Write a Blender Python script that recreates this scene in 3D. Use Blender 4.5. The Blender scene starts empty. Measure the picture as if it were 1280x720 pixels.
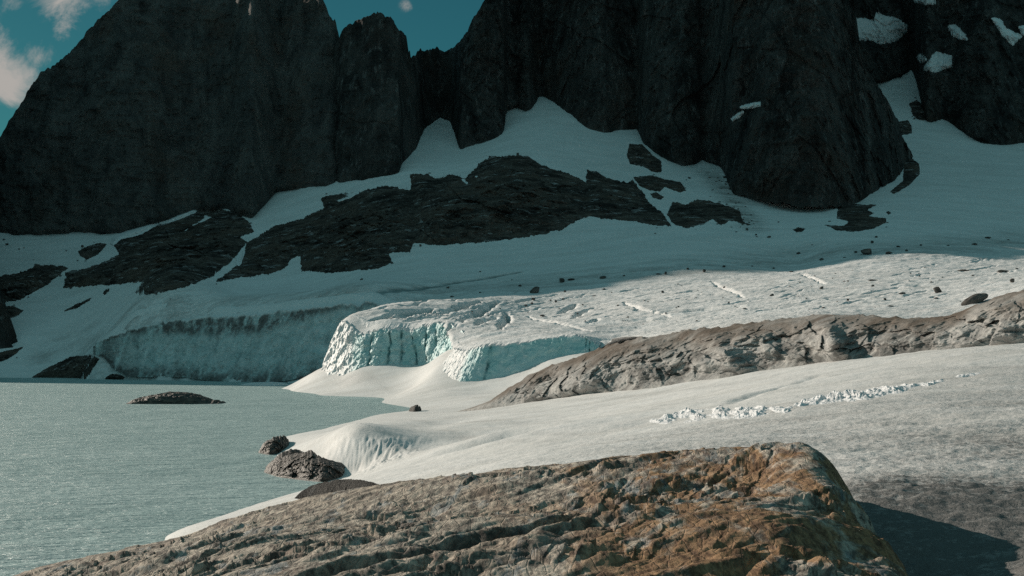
import bpy, bmesh, math, random
import numpy as np

random.seed(7)
rng = np.random.default_rng(11)
SC = bpy.context.scene
COL = SC.collection
F = 1758.0            # focal length in photo pixels
HZ = 440.0            # photo row of the eye level
EYE = 15.0            # eye height above the lake, metres
SUN = np.array([-0.726, 0.586, 0.366]); SUN /= np.linalg.norm(SUN)

# ------------------------------------------------------------------ helpers
def U(px, py, Y):
    px, py, Y = np.broadcast_arrays(np.asarray(px, float), np.asarray(py, float), np.asarray(Y, float))
    return np.stack([(px - 640) / F * Y, Y, EYE - (py - HZ) / F * Y], -1)

def zof(py, Y): return EYE - (np.asarray(py, float) - HZ) / F * np.asarray(Y, float)
def pyof(z, Y): return HZ + (EYE - np.asarray(z)) / np.asarray(Y) * F

_perm = np.concatenate([rng.permutation(256)] * 2).astype(np.int32)
_g = rng.normal(size=(256, 3)); _g /= np.linalg.norm(_g, axis=1)[:, None]; _g = _g.astype(np.float32)

def pn(P):
    """gradient noise, roughly -1..1"""
    shp = P.shape[:-1]
    P = P.reshape(-1, 3)
    out = np.empty(len(P), np.float32)
    for s in range(0, len(P), 200000):
        p = P[s:s + 200000]
        i = np.floor(p).astype(np.int64)
        f = (p - i).astype(np.float32)
        i = (i & 255).astype(np.int32)
        w = f * f * f * (f * (f * 6 - 15) + 10)
        acc = 0
        for dx in (0, 1):
            wx = w[:, 0] if dx else 1 - w[:, 0]
            hx = _perm[(i[:, 0] + dx) & 255]
            for dy in (0, 1):
                wy = w[:, 1] if dy else 1 - w[:, 1]
                hy = _perm[(hx + i[:, 1] + dy) & 255]
                for dz in (0, 1):
                    wz = w[:, 2] if dz else 1 - w[:, 2]
                    g = _g[_perm[(hy + i[:, 2] + dz) & 255]]
                    d = g[:, 0] * (f[:, 0] - dx) + g[:, 1] * (f[:, 1] - dy) + g[:, 2] * (f[:, 2] - dz)
                    acc = acc + wx * wy * wz * d
        out[s:s + 200000] = acc * 1.6
    return out.reshape(shp)

def fbm(P, scale, octv=5, seed=0.0, gain=0.5, ridged=False):
    """scale = feature size (number or xyz) in metres"""
    Q = P / np.asarray(scale, float) + seed * 17.31
    a, s, tot = 1.0, 0.0, 0.0
    for k in range(octv):
        v = pn(Q)
        s = s + a * ((1 - 2 * np.abs(v)) if ridged else v)
        tot += a
        a *= gain
        Q = Q * 2.03 + 5.7
    return s / tot

def facets(A, B, P, size, seed, n=4, warp=1.3):
    """angular split-block relief: jittered plane families in the (A, B) plane"""
    out = np.zeros(A.shape)
    for q in range(n):
        an = 0.35 + q * 0.83 + seed * 0.37; sp = size * (1.0, 0.66, 0.43, 0.28, 0.18)[q]
        uu = (A * math.cos(an) + B * math.sin(an)) / sp + warp * fbm(P, 1.9 * size, 3, seed + 20 + q)
        cell = np.floor(uu); jit = np.sin(cell * 127.1 + q * 31.7 + seed) * 43758.5453; jit = jit - np.floor(jit)
        out = out + sp / size * ((jit - 0.5) * 1.6 + (jit - .5) * 2.4 * (uu - cell - 0.5))
    return out

def sstep(a, b, x):
    t = np.clip((x - a) / (b - a), 0, 1)
    return t * t * (3 - 2 * t)

def curve(pts, x):
    p = np.array(sorted(pts), float)
    return np.interp(x, p[:, 0], p[:, 1])

def smooth_curve(pts, x, n=2):
    """piecewise linear, corners eased"""
    p = np.array(sorted(pts), float)
    t = (np.arange(len(p)))
    lo, hi = p[0, 0], p[-1, 0]
    xs = np.linspace(lo, hi, 1500)
    ys = np.interp(xs, p[:, 0], p[:, 1])
    k = np.hanning(2 * n * 6 + 1); k /= k.sum()
    pad = n * 6
    yy = np.concatenate([np.full(pad, ys[0]), ys, np.full(pad, ys[-1])])
    return np.interp(x, xs, np.convolve(yy, k, 'valid'))

def tps(ctrl, lam=1e-3):
    """thin-plate height field through control points (px, z, Y)"""
    c = np.array(ctrl, float)
    q = np.stack([c[:, 0] / 300, np.log(c[:, 2]) * 3], -1)
    z = c[:, 1]
    n = len(q)
    def ker(r2): return 0.5 * r2 * np.log(r2 + 1e-12)
    K = ker(((q[:, None] - q[None]) ** 2).sum(-1)) + lam * np.eye(n)
    A = np.zeros((n + 3, n + 3)); A[:n, :n] = K
    A[:n, n] = 1; A[:n, n + 1:] = q; A[n, :n] = 1; A[n + 1:, :n] = q.T
    w = np.linalg.solve(A, np.concatenate([z, np.zeros(3)]))
    def f(px, Y):
        px, Y = np.broadcast_arrays(np.asarray(px, float), np.asarray(Y, float))
        a, b = px / 300, np.log(Y) * 3
        out = w[n] + w[n + 1] * a + w[n + 2] * b
        for k in range(n):
            out = out + w[k] * ker((a - q[k, 0]) ** 2 + (b - q[k, 1]) ** 2)
        return out
    return f

def seg_dist(X, Y, pts):
    """distance in plan to a polyline and the parameter along it (0..1)"""
    pts = np.array(pts, float)
    best = np.full(X.shape, 1e9); par = np.zeros(X.shape)
    L = np.concatenate([[0], np.cumsum(np.hypot(*np.diff(pts[:, :2], axis=0).T))])
    for k in range(len(pts) - 1):
        a, b = pts[k, :2], pts[k + 1, :2]
        d = b - a; l2 = (d ** 2).sum() + 1e-9
        t = np.clip(((X - a[0]) * d[0] + (Y - a[1]) * d[1]) / l2, 0, 1)
        r = np.hypot(X - a[0] - t * d[0], Y - a[1] - t * d[1])
        m = r < best
        best = np.where(m, r, best)
        par = np.where(m, (L[k] + t * (L[k + 1] - L[k])) / L[-1], par)
    return best, par

def tag(o, label=None, cat=None, group=None, kind=None):
    if label: o['label'] = label
    if cat: o['category'] = cat
    if group: o['group'] = group
    if kind: o['kind'] = kind
    return o

def mesh_obj(name, V, Fc, mat, attrs=None, smooth=True, parent=None):
    me = bpy.data.meshes.new(name)
    V = np.ascontiguousarray(V.reshape(-1, 3), np.float32)
    Fc = np.ascontiguousarray(Fc, np.int32)
    nf, k = Fc.shape
    me.vertices.add(len(V)); me.vertices.foreach_set('co', V.ravel())
    me.loops.add(nf * k); me.loops.foreach_set('vertex_index', Fc.ravel())
    me.polygons.add(nf); me.polygons.foreach_set('loop_start', np.arange(0, nf * k, k, dtype=np.int32))
    me.polygons.foreach_set('use_smooth', np.full(nf, smooth))
    for an, av in (attrs or {}).items():
        a = me.attributes.new(an, 'FLOAT', 'POINT')
        a.data.foreach_set('value', np.ascontiguousarray(av, np.float32).ravel())
    me.update(calc_edges=True)
    if mat: me.materials.append(mat)
    o = bpy.data.objects.new(name, me); COL.objects.link(o)
    if parent: o.parent = parent
    return o

def grid_faces(nv, nu, keep=None):
    a = np.arange(nv * nu).reshape(nv, nu)
    f = np.stack([a[:-1, :-1], a[:-1, 1:], a[1:, 1:], a[1:, :-1]], -1)
    if keep is not None: f = f[keep]
    return f.reshape(-1, 4)

def compact(V, Fc, attrs):
    used = np.unique(Fc)
    re = np.full(len(V), -1, np.int64); re[used] = np.arange(len(used))
    return V[used], re[Fc], {k: v.ravel()[used] for k, v in (attrs or {}).items()}

def grid_obj(name, P, mat, attrs=None, keep=None, parent=None):
    nv, nu = P.shape[:2]
    Fc = grid_faces(nv, nu, keep)
    V = P.reshape(-1, 3)
    if keep is not None:
        V, Fc, attrs = compact(V, Fc, attrs)
    return mesh_obj(name, V, Fc, mat, attrs, parent=parent)

class Surf:
    """columns of constant px; finds the depth seen at (px, py)"""
    def __init__(s, pxs, py, Y): s.pxs, s.py, s.Y = pxs, py, Y
    def depth(s, px, py):
        px = np.asarray(px, float); py = np.asarray(py, float)
        shp = np.broadcast(px, py).shape
        px = np.broadcast_to(px, shp).ravel(); py = np.broadcast_to(py, shp).ravel()
        j = np.clip(np.round(np.interp(px, s.pxs, np.arange(len(s.pxs)))).astype(int), 0, len(s.pxs) - 1)
        out = np.empty(len(px))
        for c in np.unique(j):
            m = j == c
            col = np.minimum.accumulate(s.py[:, c])
            out[m] = np.interp(py[m], col[::-1], s.Y[::-1, c])
        return out.reshape(shp)
    def at(s, px, py): return U(px, py, s.depth(px, py))

# ------------------------------------------------------------------ materials
class NT:
    def __init__(s, name):
        s.m = bpy.data.materials.new(name); s.m.use_nodes = True
        s.t = s.m.node_tree; s.t.nodes.clear()
        s.out = s.t.nodes.new('ShaderNodeOutputMaterial')
        s.geo = s.t.nodes.new('ShaderNodeTexCoord')
        s.obj = s.geo.outputs['Object']
    def put(s, sock, v):
        if hasattr(v, 'is_output'): s.t.links.new(v, sock)
        elif isinstance(v, (tuple, list)) and len(v) == 3 and sock.type == 'RGBA': sock.default_value = (*v, 1)
        else: sock.default_value = v
    def n(s, typ, out=0, ins=None, **props):
        nd = s.t.nodes.new('ShaderNode' + typ)
        for k, v in props.items(): setattr(nd, k, v)
        for k, v in (ins or {}).items(): s.put(nd.inputs[k], v)
        return nd.outputs[out]
    def mapped(s, scale=(1, 1, 1), rot=(0, 0, 0), loc=(0, 0, 0)):
        return s.n('Mapping', ins={'Vector': s.obj, 'Scale': scale, 'Rotation': rot, 'Location': loc})
    def noise(s, scale, detail=6, rough=0.55, vec=None, dist=0.0):
        return s.n('TexNoise', ins={'Vector': vec or s.obj, 'Scale': scale, 'Detail': detail, 'Roughness': rough, 'Distortion': dist})
    def ramp(s, v, a, b, lo=0.0, hi=1.0):
        return s.n('MapRange', ins={'Value': v, 'From Min': a, 'From Max': b, 'To Min': lo, 'To Max': hi}, interpolation_type='SMOOTHSTEP')
    def mix(s, fac, a, b):
        nd = s.t.nodes.new('ShaderNodeMix'); nd.data_type = 'RGBA'
        s.put(nd.inputs[0], fac); s.put(nd.inputs[6], a); s.put(nd.inputs[7], b)
        return nd.outputs[2]
    def math(s, op, a, b=0.0): 
        nd = s.t.nodes.new('ShaderNodeMath'); nd.operation = op
        s.put(nd.inputs[0], a); s.put(nd.inputs[1], b)
        return nd.outputs[0]
    def attr(s, name): return s.n('Attribute', out=2, attribute_name=name)
    def bump(s, h, strength=0.5, dist=0.1, normal=None):
        i = {'Height': h, 'Strength': strength, 'Distance': dist}
        if normal is not None: i['Normal'] = normal
        return s.n('Bump', ins=i)
    def finish(s, col, rough=0.8, normal=None, spec=0.3, **extra):
        spec *= 0.5
        i = {'Base Color': col, 'Roughness': rough, 'Specular IOR Level': spec}
        if normal is not None: i['Normal'] = normal
        i.update(extra)
        b = s.n('BsdfPrincipled', ins=i)
        s.t.links.new(b, s.out.inputs['Surface'])
        return s.m

def m_mountain(name='mountain_rock', g=1.0, k=1.0):
    t = NT(name)
    v = t.mapped(rot=(0, 0.25, 0), scale=(1, 1, 0.28))
    big = t.noise(0.014, 7, 0.65)
    mid = t.noise(0.05, 9, 0.72, v, 0.6)
    fine = t.noise(0.20, 8, 0.75, v)
    c = t.mix(t.ramp(mid, 0.3, 0.7), (0.022 * g + 0.03 * (1 - k), 0.022 * g + 0.03 * (1 - k), 0.023 * g + 0.03 * (1 - k)), (0.14 * g, 0.132 * g, 0.125 * g))
    c = t.mix(t.ramp(big, 0.5, 0.68, 0, 0.75), c, (0.10 * g, 0.076 * g, 0.064 * g))
    c = t.mix(t.ramp(fine, 0.53, 0.68, 0, 0.75 * k), c, (0.28, 0.275, 0.27))
    b = t.bump(fine, 1.0, 5.0, t.bump(mid, 0.7, 12.0))
    return t.finish(c, 0.85, b, 0.2)

def m_outcrop():
    t = NT('outcrop_rock')
    v = t.mapped(rot=(0, -0.35, 0), scale=(0.6, 1, 1.5))
    mid = t.noise(0.10, 9, 0.7, v, 0.6)
    fine = t.noise(0.40, 8, 0.75, v)
    lay = t.noise(0.035, 7, 0.7, t.mapped(rot=(0, -0.5, 0), scale=(0.7, 1, 2.4)), 0.8)
    c = t.mix(t.ramp(mid, 0.35, 0.7), (0.030, 0.025, 0.023), (0.185, 0.155, 0.134))
    c = t.mix(t.ramp(fine, 0.52, 0.68, 0, 0.8), c, (0.29, 0.265, 0.24))
    c = t.mix(t.ramp(lay, 0.50, 0.60, 0, 0.55), c, (0.17, 0.125, 0.10))
    c = t.mix(t.ramp(lay, 0.44, 0.38, 0, 0.7), c, (0.018, 0.017, 0.017))
    gn = t.n('NewGeometry', out=1)
    up = t.n('SeparateXYZ', out=2, ins={0: gn})
    dust = t.noise(0.16, 7, 0.7, t.mapped(rot=(0, -0.5, 0), scale=(0.5, 1, 2.0), loc=(5, 0, 9)))
    c = t.mix(t.math('MULTIPLY', t.ramp(up, 0.55, 0.8), t.ramp(dust, 0.56, 0.66, 0, 0.6)), c, (0.74, 0.74, 0.75))   # snow caught on ledges
    b = t.bump(fine, 0.9, 2.5, t.bump(mid, 0.8, 6.0))
    return t.finish(c, 0.85, b, 0.2)

def m_backsnow():
    t = NT('glacier_snow')
    d = t.attr('dirt')
    s1 = t.noise(0.06, 8, 0.65, t.mapped(rot=(0, 0, 0.25), scale=(0.5, 2.2, 1)))
    s2 = t.noise(0.5, 6, 0.7, t.mapped(rot=(0, 0, 0.3), scale=(0.6, 2.0, 1)))
    s3 = t.noise(1.7, 4, 0.7, t.mapped(rot=(0, 0, 0.2), scale=(0.5, 1.6, 1)))
    base = t.mix(t.ramp(s1, 0.35, 0.7), (0.84, 0.84, 0.84), (0.77, 0.765, 0.76))
    dm = t.math('MULTIPLY', d, t.ramp(t.math('ADD', t.math('MULTIPLY', s1, 0.5), t.math('MULTIPLY', s2, 0.5)), 0.36, 0.66))
    c = t.mix(dm, base, (0.27, 0.255, 0.24))
    c = t.mix(t.math('MULTIPLY', t.ramp(s3, 0.58, 0.72), t.math('MULTIPLY', d, 0.75)), c, (0.17, 0.16, 0.15))
    pit = t.noise(0.42, 6, 0.72, t.mapped(rot=(0, 0, 0.35), scale=(0.45, 1.5, 1), loc=(7, 3, 0)))
    c = t.mix(t.math('MULTIPLY', t.ramp(pit, 0.60, 0.68), t.math('MINIMUM', t.math('MULTIPLY', d, 2.0), 0.7)), c, (0.24, 0.25, 0.25))
    c = t.mix(t.attr('crack'), c, (0.16, 0.24, 0.25))
    b = t.bump(s3, 0.35, 0.5, t.bump(s2, 0.5, 1.0))
    return t.finish(c, 0.7, b, 0.2)

def m_nearsnow():
    t = NT('old_snow')
    d = t.attr('dirt')  # dirt, plus painted shadow beside the foreground rock
    s1 = t.noise(0.09, 7, 0.6, t.mapped(scale=(0.7, 1.6, 1)))
    s2 = t.noise(2.6, 6, 0.68, t.mapped(rot=(0, 0, 0.25), scale=(1, 0.75, 1)))
    s3 = t.noise(7.0, 5, 0.7)
    base = t.mix(t.ramp(s1, 0.35, 0.7), (0.80, 0.795, 0.785), (0.70, 0.69, 0.67))
    mot = t.ramp(t.math('ADD', t.math('MULTIPLY', s2, 0.6), t.math('MULTIPLY', s3, 0.4)), 0.42, 0.62)
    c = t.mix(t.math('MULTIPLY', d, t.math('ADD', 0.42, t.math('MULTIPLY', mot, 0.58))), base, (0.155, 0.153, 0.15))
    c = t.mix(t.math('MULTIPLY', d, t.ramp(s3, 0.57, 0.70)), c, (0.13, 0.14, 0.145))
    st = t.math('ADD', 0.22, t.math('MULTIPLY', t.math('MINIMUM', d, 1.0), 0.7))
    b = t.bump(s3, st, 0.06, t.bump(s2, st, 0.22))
    return t.finish(c, 0.65, b, 0.25)

def m_ice(name, deep, pale, dirt_amt, streak):
    t = NT(name)
    ice = t.attr('ice')
    vs = t.mapped(scale=(1, 1, 0.12))
    s1 = t.noise(streak, 7, 0.65, vs, 0.4)
    s2 = t.noise(0.15, 6, 0.6)
    s3 = t.noise(1.2, 6, 0.7)
    face = t.mix(t.ramp(s2, 0.35, 0.65), deep, pale)
    face = t.mix(t.ramp(s1, 0.56, 0.70, 0, 0.55), face, (deep[0] * 0.45, deep[1] * 0.55, deep[2] * 0.58))
    vein = t.noise(0.09, 9, 0.75, t.mapped(rot=(0, 0.5, 0), scale=(1.6, 1, 0.5)), 1.2)
    face = t.mix(t.math('MULTIPLY', t.math('MINIMUM', t.attr('dirt'), 1.0), t.ramp(vein, 0.52, 0.64, 0, dirt_amt * 0.45)), face, (0.13, 0.15, 0.15))
    face = t.mix(t.math('MULTIPLY', t.attr('dirt'), t.ramp(t.math('ADD', t.math('MULTIPLY', s1, .6), t.math('MULTIPLY', s2, .4)), 0.36, 0.56, 0, dirt_amt)), face, (0.15, 0.145, 0.14))
    face = t.mix(t.attr('crack'), face, (0.06, 0.19, 0.20))
    snow = t.mix(t.ramp(s3, 0.45, 0.7), (0.80, 0.80, 0.80), (0.62, 0.62, 0.61))
    c = t.mix(ice, snow, face)
    b = t.bump(s3, 0.4, 0.5, t.bump(s1, 0.5, 0.8))
    return t.finish(c, 0.5, b, 0.3)

def m_ridge():
    t = NT('ridge_rock')
    v = t.mapped(rot=(0, 0.3, 0.3), scale=(0.7, 1.1, 1.2))
    big = t.noise(0.08, 6, 0.6, v, 0.5)
    mid = t.noise(0.30, 9, 0.66, v, 0.8)
    fine = t.noise(2.0, 7, 0.7, v)
    c = t.mix(t.ramp(big, 0.38, 0.62), (0.34, 0.335, 0.325), (0.15, 0.145, 0.138))
    c = t.mix(t.ramp(mid, 0.42, 0.68, 0, 0.85), c, (0.52, 0.505, 0.48))
    c = t.mix(t.ramp(fine, 0.55, 0.68, 0, 0.5), c, (0.07, 0.067, 0.065))
    top = t.ramp(t.attr('top'), 0.45, 1.0)
    c = t.mix(t.math('MULTIPLY', top, t.ramp(big, 0.3, 0.55, 0.25, 0.8)), c, (0.12, 0.088, 0.065))
    b = t.bump(fine, 0.5, 0.2, t.bump(mid, 0.6, 0.8))
    return t.finish(c, 0.85, b, 0.2)

def m_boulderrock():
    t = NT('rusty_rock')
    v = t.mapped(rot=(0, 0, -0.81), scale=(1.7, 0.5, 1.5))     # long along the layering
    big = t.noise(0.55, 8, 0.68, v, 0.6)
    b2 = t.noise(1.1, 9, 0.7, t.mapped(loc=(13, 4, 2), rot=(0, 0, -0.81), scale=(1.5, 0.5, 1)), 0.5)
    b3 = t.noise(0.8, 9, 0.7, t.mapped(loc=(3, 14, 7), rot=(0, 0, -0.81), scale=(1.5, 0.45, 1)), 0.4)
    mid = t.noise(3.6, 9, 0.72, v, 0.5)
    fine = t.noise(17.0, 6, 0.75)
    sp = t.n('TexVoronoi', ins={'Vector': t.mapped(rot=(0, 0, -0.81), scale=(2.6, 0.9, 2)), 'Scale': 1.6, 'Randomness': 1.0}, feature='DISTANCE_TO_EDGE')
    c = t.mix(t.ramp(mid, 0.38, 0.62), (0.135, 0.118, 0.105), (0.60, 0.52, 0.435))
    c = t.mix(t.ramp(b3, 0.54, 0.60, 0, 0.5), c, (0.19, 0.135, 0.115))      # brown stain
    c = t.mix(t.ramp(b2, 0.55, 0.61, 0, 0.85), c, t.mix(t.ramp(mid, 0.4, 0.6), (0.16, 0.18, 0.19), (0.40, 0.42, 0.42)))   # blue grey bare stone
    rust = t.math('MULTIPLY', t.attr('rust'), t.ramp(big, 0.44, 0.54))
    c = t.mix(t.math('MULTIPLY', rust, 0.85), c, t.mix(t.ramp(mid, 0.36, 0.64), (0.115, 0.058, 0.030), (0.38, 0.205, 0.09)))
    c = t.mix(t.math('MULTIPLY', t.attr('ledge'), 0.85), c, (0.03, 0.027, 0.025))   # dark drop faces of the ledge steps
    c = t.mix(t.ramp(sp, 0.03, 0.0, 0, 0.3), c, (0.03, 0.027, 0.025))              # joints
    c = t.mix(t.ramp(fine, 0.56, 0.66, 0, 0.45), c, (0.05, 0.042, 0.038))
    c = t.mix(t.ramp(fine, 0.42, 0.34, 0, 0.2), c, (0.62, 0.57, 0.50))
    h = t.math('ADD', t.math('MULTIPLY', t.ramp(sp, 0.0, 0.06), 0.25), mid)
    b = t.bump(fine, 0.6, 0.025, t.bump(h, 0.75, 0.09))
    return t.finish(c, 0.8, b, 0.25)

def m_stone():
    t = NT('loose_stone')
    a = t.noise(0.6, 6, 0.65)
    c = t.mix(t.ramp(a, 0.35, 0.7), (0.05, 0.047, 0.044), (0.15, 0.14, 0.13))
    return t.finish(c, 0.85, t.bump(a, 0.6, 0.3), 0.2)

def m_shore():
    t = NT('wet_shore_rock')
    v = t.mapped(rot=(0.3, 0.3, 0.4), scale=(0.6, 1.2, 2))
    a = t.noise(0.8, 8, 0.68, v, 0.6); f = t.noise(4, 6, 0.7)
    c = t.mix(t.ramp(a, 0.38, 0.66), (0.035, 0.032, 0.03), (0.15, 0.125, 0.105))
    c = t.mix(t.ramp(f, 0.55, 0.7, 0, 0.7), c, (0.03, 0.03, 0.03))
    return t.finish(c, 0.5, t.bump(f, 0.7, 0.2, t.bump(a, 0.7, 0.4)), 0.45)

def m_lake():
    t = NT('glacial_water')
    w1 = t.noise(0.55, 4, 0.6, t.mapped(rot=(0, 0, 0.2), scale=(0.45, 1.2, 1)), 0.3)
    w2 = t.noise(2.1, 4, 0.6, t.mapped(rot=(0, 0, -0.15), scale=(0.55, 1.2, 1)), 0.4)
    w3 = t.noise(0.03, 4, 0.6, t.mapped(scale=(0.35, 1.5, 1)))
    c = t.mix(t.ramp(w3, 0.35, 0.65), (0.36, 0.485, 0.485), (0.405, 0.53, 0.53))
    h = t.math('ADD', t.math('MULTIPLY', w1, 0.7), t.math('MULTIPLY', w2, 0.3))
    w4 = t.noise(0.16, 3, 0.5, t.mapped(rot=(0, 0, 0.1), scale=(0.5, 1.3, 1)), 0.3)
    b = t.bump(h, 1.0, 1.35, t.bump(w4, 0.8, 1.9))
    return t.finish(c, 0.40, b, 0.7, IOR=1.33)

def m_snowclean(name='fresh_snow', c0=(0.8, 0.8, 0.81)):
    t = NT(name)
    a = t.noise(0.8, 6, 0.6)
    return t.finish(t.mix(t.ramp(a, 0.4, 0.7), c0, tuple(x * 0.86 for x in c0)), 0.7, t.bump(a, 0.3, 0.3), 0.2)

MTL = m_mountain('hazed_mountain_rock', 1.5, 0.12)  # paler tone paints the haze over the left wall into the rock
MT, OC, GS, NS = m_mountain(), m_outcrop(), m_backsnow(), m_nearsnow()
ICE1 = m_ice('blue_ice', (0.40, 0.66, 0.66), (0.62, 0.80, 0.80), 0.5, 0.5)
ICE2 = m_ice('dirty_blue_ice', (0.50, 0.62, 0.62), (0.80, 0.88, 0.87), 0.9, 0.16)
RG, BR, ST, SH, LK, SN = m_ridge(), m_boulderrock(), m_stone(), m_shore(), m_lake(), m_snowclean()

# ------------------------------------------------------------------ lake
xs = np.linspace(-1500, 900, 60); ys = np.linspace(-60, 1000, 60)
P = np.stack(np.meshgrid(xs, ys), -1); P = np.concatenate([P, np.zeros(P.shape[:2] + (1,))], -1)
lake = grid_obj('lake', P, LK)
tag(lake, 'pale teal rippled glacial lake on the left', 'lake', kind='structure')

# ------------------------------------------------------------------ ice cliff outlines (px, py, depth): top edge | foot
CL1 = [((424, 403, 556), (398, 464, 556)), ((430, 401, 548), (410, 468, 540)), ((438, 407, 542), (428, 470, 528)),
       ((446, 415, 537), (438, 466, 523)), ((455, 419, 532), (450, 461, 521)), ((470, 412, 529), (470, 458, 519)),
       ((487, 410, 527), (487, 456, 519)), ((505, 412, 526), (505, 456, 518)), ((517, 414, 523), (520, 457, 515)),
       ((530, 406, 521), (533, 455, 512)), ((550, 404, 516), (545, 448, 505)), ((563, 404, 512), (554, 441, 500)),
       ((574, 413, 498), (560, 438, 494)), ((588, 424, 480), (568, 440, 482))]
CL2 = [((566, 436, 474), (545, 460, 466)), ((572, 438, 463), (549, 468, 456)), ((582, 439, 455), (560, 476, 446)),
       ((593, 435, 450), (575, 478, 441)), ((606, 432, 447), (592, 477, 440)), ((640, 430, 445), (625, 472, 438)),
       ((690, 422, 442), (685, 451, 436)), ((720, 419, 440), (722, 442, 435)), ((736, 423, 438), (736, 440, 434)),
       ((750, 433, 436), (750, 438, 433))]
FRT = [((116, 433, 785), (118, 440, 783)), ((126, 426, 778), (130, 443, 776)), ((140, 420, 776), (141, 457, 771)), ((162, 413, 772), (159, 467, 762)),
       ((188, 406, 768), (188, 468, 752)), ((217, 400, 762), (222, 467, 744)), ((271, 396, 748), (262, 472, 724)),
       ((320, 393, 732), (320, 475, 700)), ((362, 388, 718), (362, 472, 684)), ((395, 384, 708), (388, 465, 674)),
       ((430, 380, 700), (430, 458, 668)), ((470, 378, 692), (470, 450, 664)), ((500, 392, 686), (500, 440, 662))]

# ------------------------------------------------------------------ glacier and back snowfield
gc = []
def G_(px, py, Y): gc.append((px, float(zof(py, Y)), Y))
for a in ([-400, 300, 1020], [-400, 380, 900], [-400, 468, 850], [0, 293, 1000], [0, 350, 920], [0, 400, 870], [0, 450, 835], [0, 472.5, 822],
          [100, 473.5, 800], [100, 450, 818], [200, 477, 726], [300, 480.5, 652], [362, 485, 598], [150, 290, 990], [150, 340, 900], [150, 400, 815],
          [300, 266, 990], [300, 330, 880], [300, 370, 800], [400, 232, 1000], [400, 280, 930], [400, 335, 840], [400, 365, 770],
          [500, 215, 980], [520, 185, 1040], [550, 146, 1120], [575, 187, 1040], [500, 300, 850], [500, 345, 770],
          [640, 137, 1100], [640, 200, 960], [640, 250, 890], [640, 300, 830], [640, 335, 770], [640, 352, 730], [640, 370, 670], [640, 385, 610], [640, 402, 550],
          [690, 126, 1110], [797, 160, 1060], [853, 205, 990], [916, 238, 930], [1030, 255, 900], [1149, 214, 980], [1149, 250, 900],
          [1110, 100, 1210], [1140, 85, 1240], [1200, 162, 1110], [1280, 178, 1090], [1280, 230, 960], [1280, 270, 880], [1280, 297, 825],
          [900, 250, 900], [900, 290, 810], [1030, 300, 785], [760, 275, 850], [760, 225, 940],
          [800, 385, 530], [800, 352, 700], [1000, 370, 510], [1000, 345, 650], [1000, 325, 760], [1280, 340, 560], [1280, 312, 770],
          [760, 426, 428], [830, 415, 400], [900, 406, 392], [1030, 391, 385], [1190, 385, 390], [1280, 362, 400], [1280, 352, 460],
          [1500, 330, 420], [1500, 300, 770], [1500, 260, 900], [1500, 180, 1100], [1800, 320, 420], [1800, 250, 900], [1800, 170, 1150],
          [440, 398, 565], [470, 393, 585], [500, 388, 600], [540, 382, 615], [580, 376, 635], [540, 393, 560], [610, 372, 652], [900, 416, 330], [1030, 402, 320], [1190, 400, 320], [1280, 376, 320], [830, 424, 350], [-800, 310, 1050], [-800, 468, 850]): G_(*a)
for tp, ft in CL1 + CL2: G_(*tp)
for tp, ft in FRT[1:]:
    G_(tp[0], tp[1] + 3, tp[2] + 3); gc.append((ft[0], float(zof(ft[1] - 1, ft[2])) - 0.5, ft[2] + 5))
gc += [(350, 0.9, 655), (345, -2.0, 600), (375, -3.0, 590), (398, -3.5, 600), (400, -2, 650), (300, -2.0, 630)]
gf = tps(gc, 1e-3)

gpx = np.concatenate([np.arange(-900, -60, 12.0), np.arange(-60, 1340, 1.5), np.arange(1340, 1900, 12.0)])
front = [(-900, 600), (398, 575), (400, 692), (423, 692), (424.5, 556)] + [(t[0], t[2]) for t, f in CL1[1:11]] + \
        [(556, 508), (566, 474)] + [(t[0], t[2]) for t, f in CL2[1:]] + [(760, 424), (830, 345), (1030, 318), (1190, 318), (1900, 330)]
YF = curve(front, gpx)
Yb = curve([(-900, 585), (361, 560), (560, 440), (760, 400), (830, 340), (1030, 312), (1900, 312)], gpx)
Ye = curve([(-900, 1110), (-30, 1110), (90, 1420), (1900, 1420)], gpx)
NVG = 600
tt = np.linspace(0, 1, NVG)[:, None] ** 0.9
GY = Yb * (Ye / Yb) ** tt
GPX = np.broadcast_to(gpx, GY.shape)
GX = (GPX - 640) / F * GY
GZ = gf(GPX, GY)
# beyond the foot of the walls keep it behind the rock
P0 = np.stack([GX, GY, GZ * 0], -1)
# wide undulation and wind/melt texture
sun_part = sstep(700, 640, GY - (GX) * 0.35) * sstep(-150, -70, GX)
GZ = GZ + 1.6 * fbm(P0, (60, 40, 1), 4, 1.0) * sstep(560, 700, GY) * sstep(3, 14, GZ)
rough = fbm(P0, (9, 4.2, 1), 5, 2.0, 0.55)
GZ = GZ + sun_part * (0.95 * rough + 0.5 * fbm(P0, (26, 7, 1), 4, 3.0, ridged=True)) + 0.12 * rough
edge_in = sstep(1, 16, GY - YF)
GZ = gf(GPX, GY) + (GZ - gf(GPX, GY)) * edge_in - 1.0 * np.exp(-np.maximum(GY - YF, 0) / 5.0) * (GPX > 424) * (GPX < 765)
dirt = 0.10 + 0.0 * GZ
dirt = dirt + sun_part * 0.17
crack = np.zeros_like(GZ)
def on_g(pts):
    """photo polyline -> plan polyline on the bare glacier surface"""
    out = []
    for px, py in pts:
        ys = np.geomspace(np.interp(px, gpx, YF), 1300, 500)
        p = np.minimum.accumulate(pyof(gf(np.full_like(ys, px), ys), ys))
        Y = np.interp(py, p[::-1], ys[::-1])
        out.append(((px - 640) / F * Y, Y))
    return out
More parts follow.
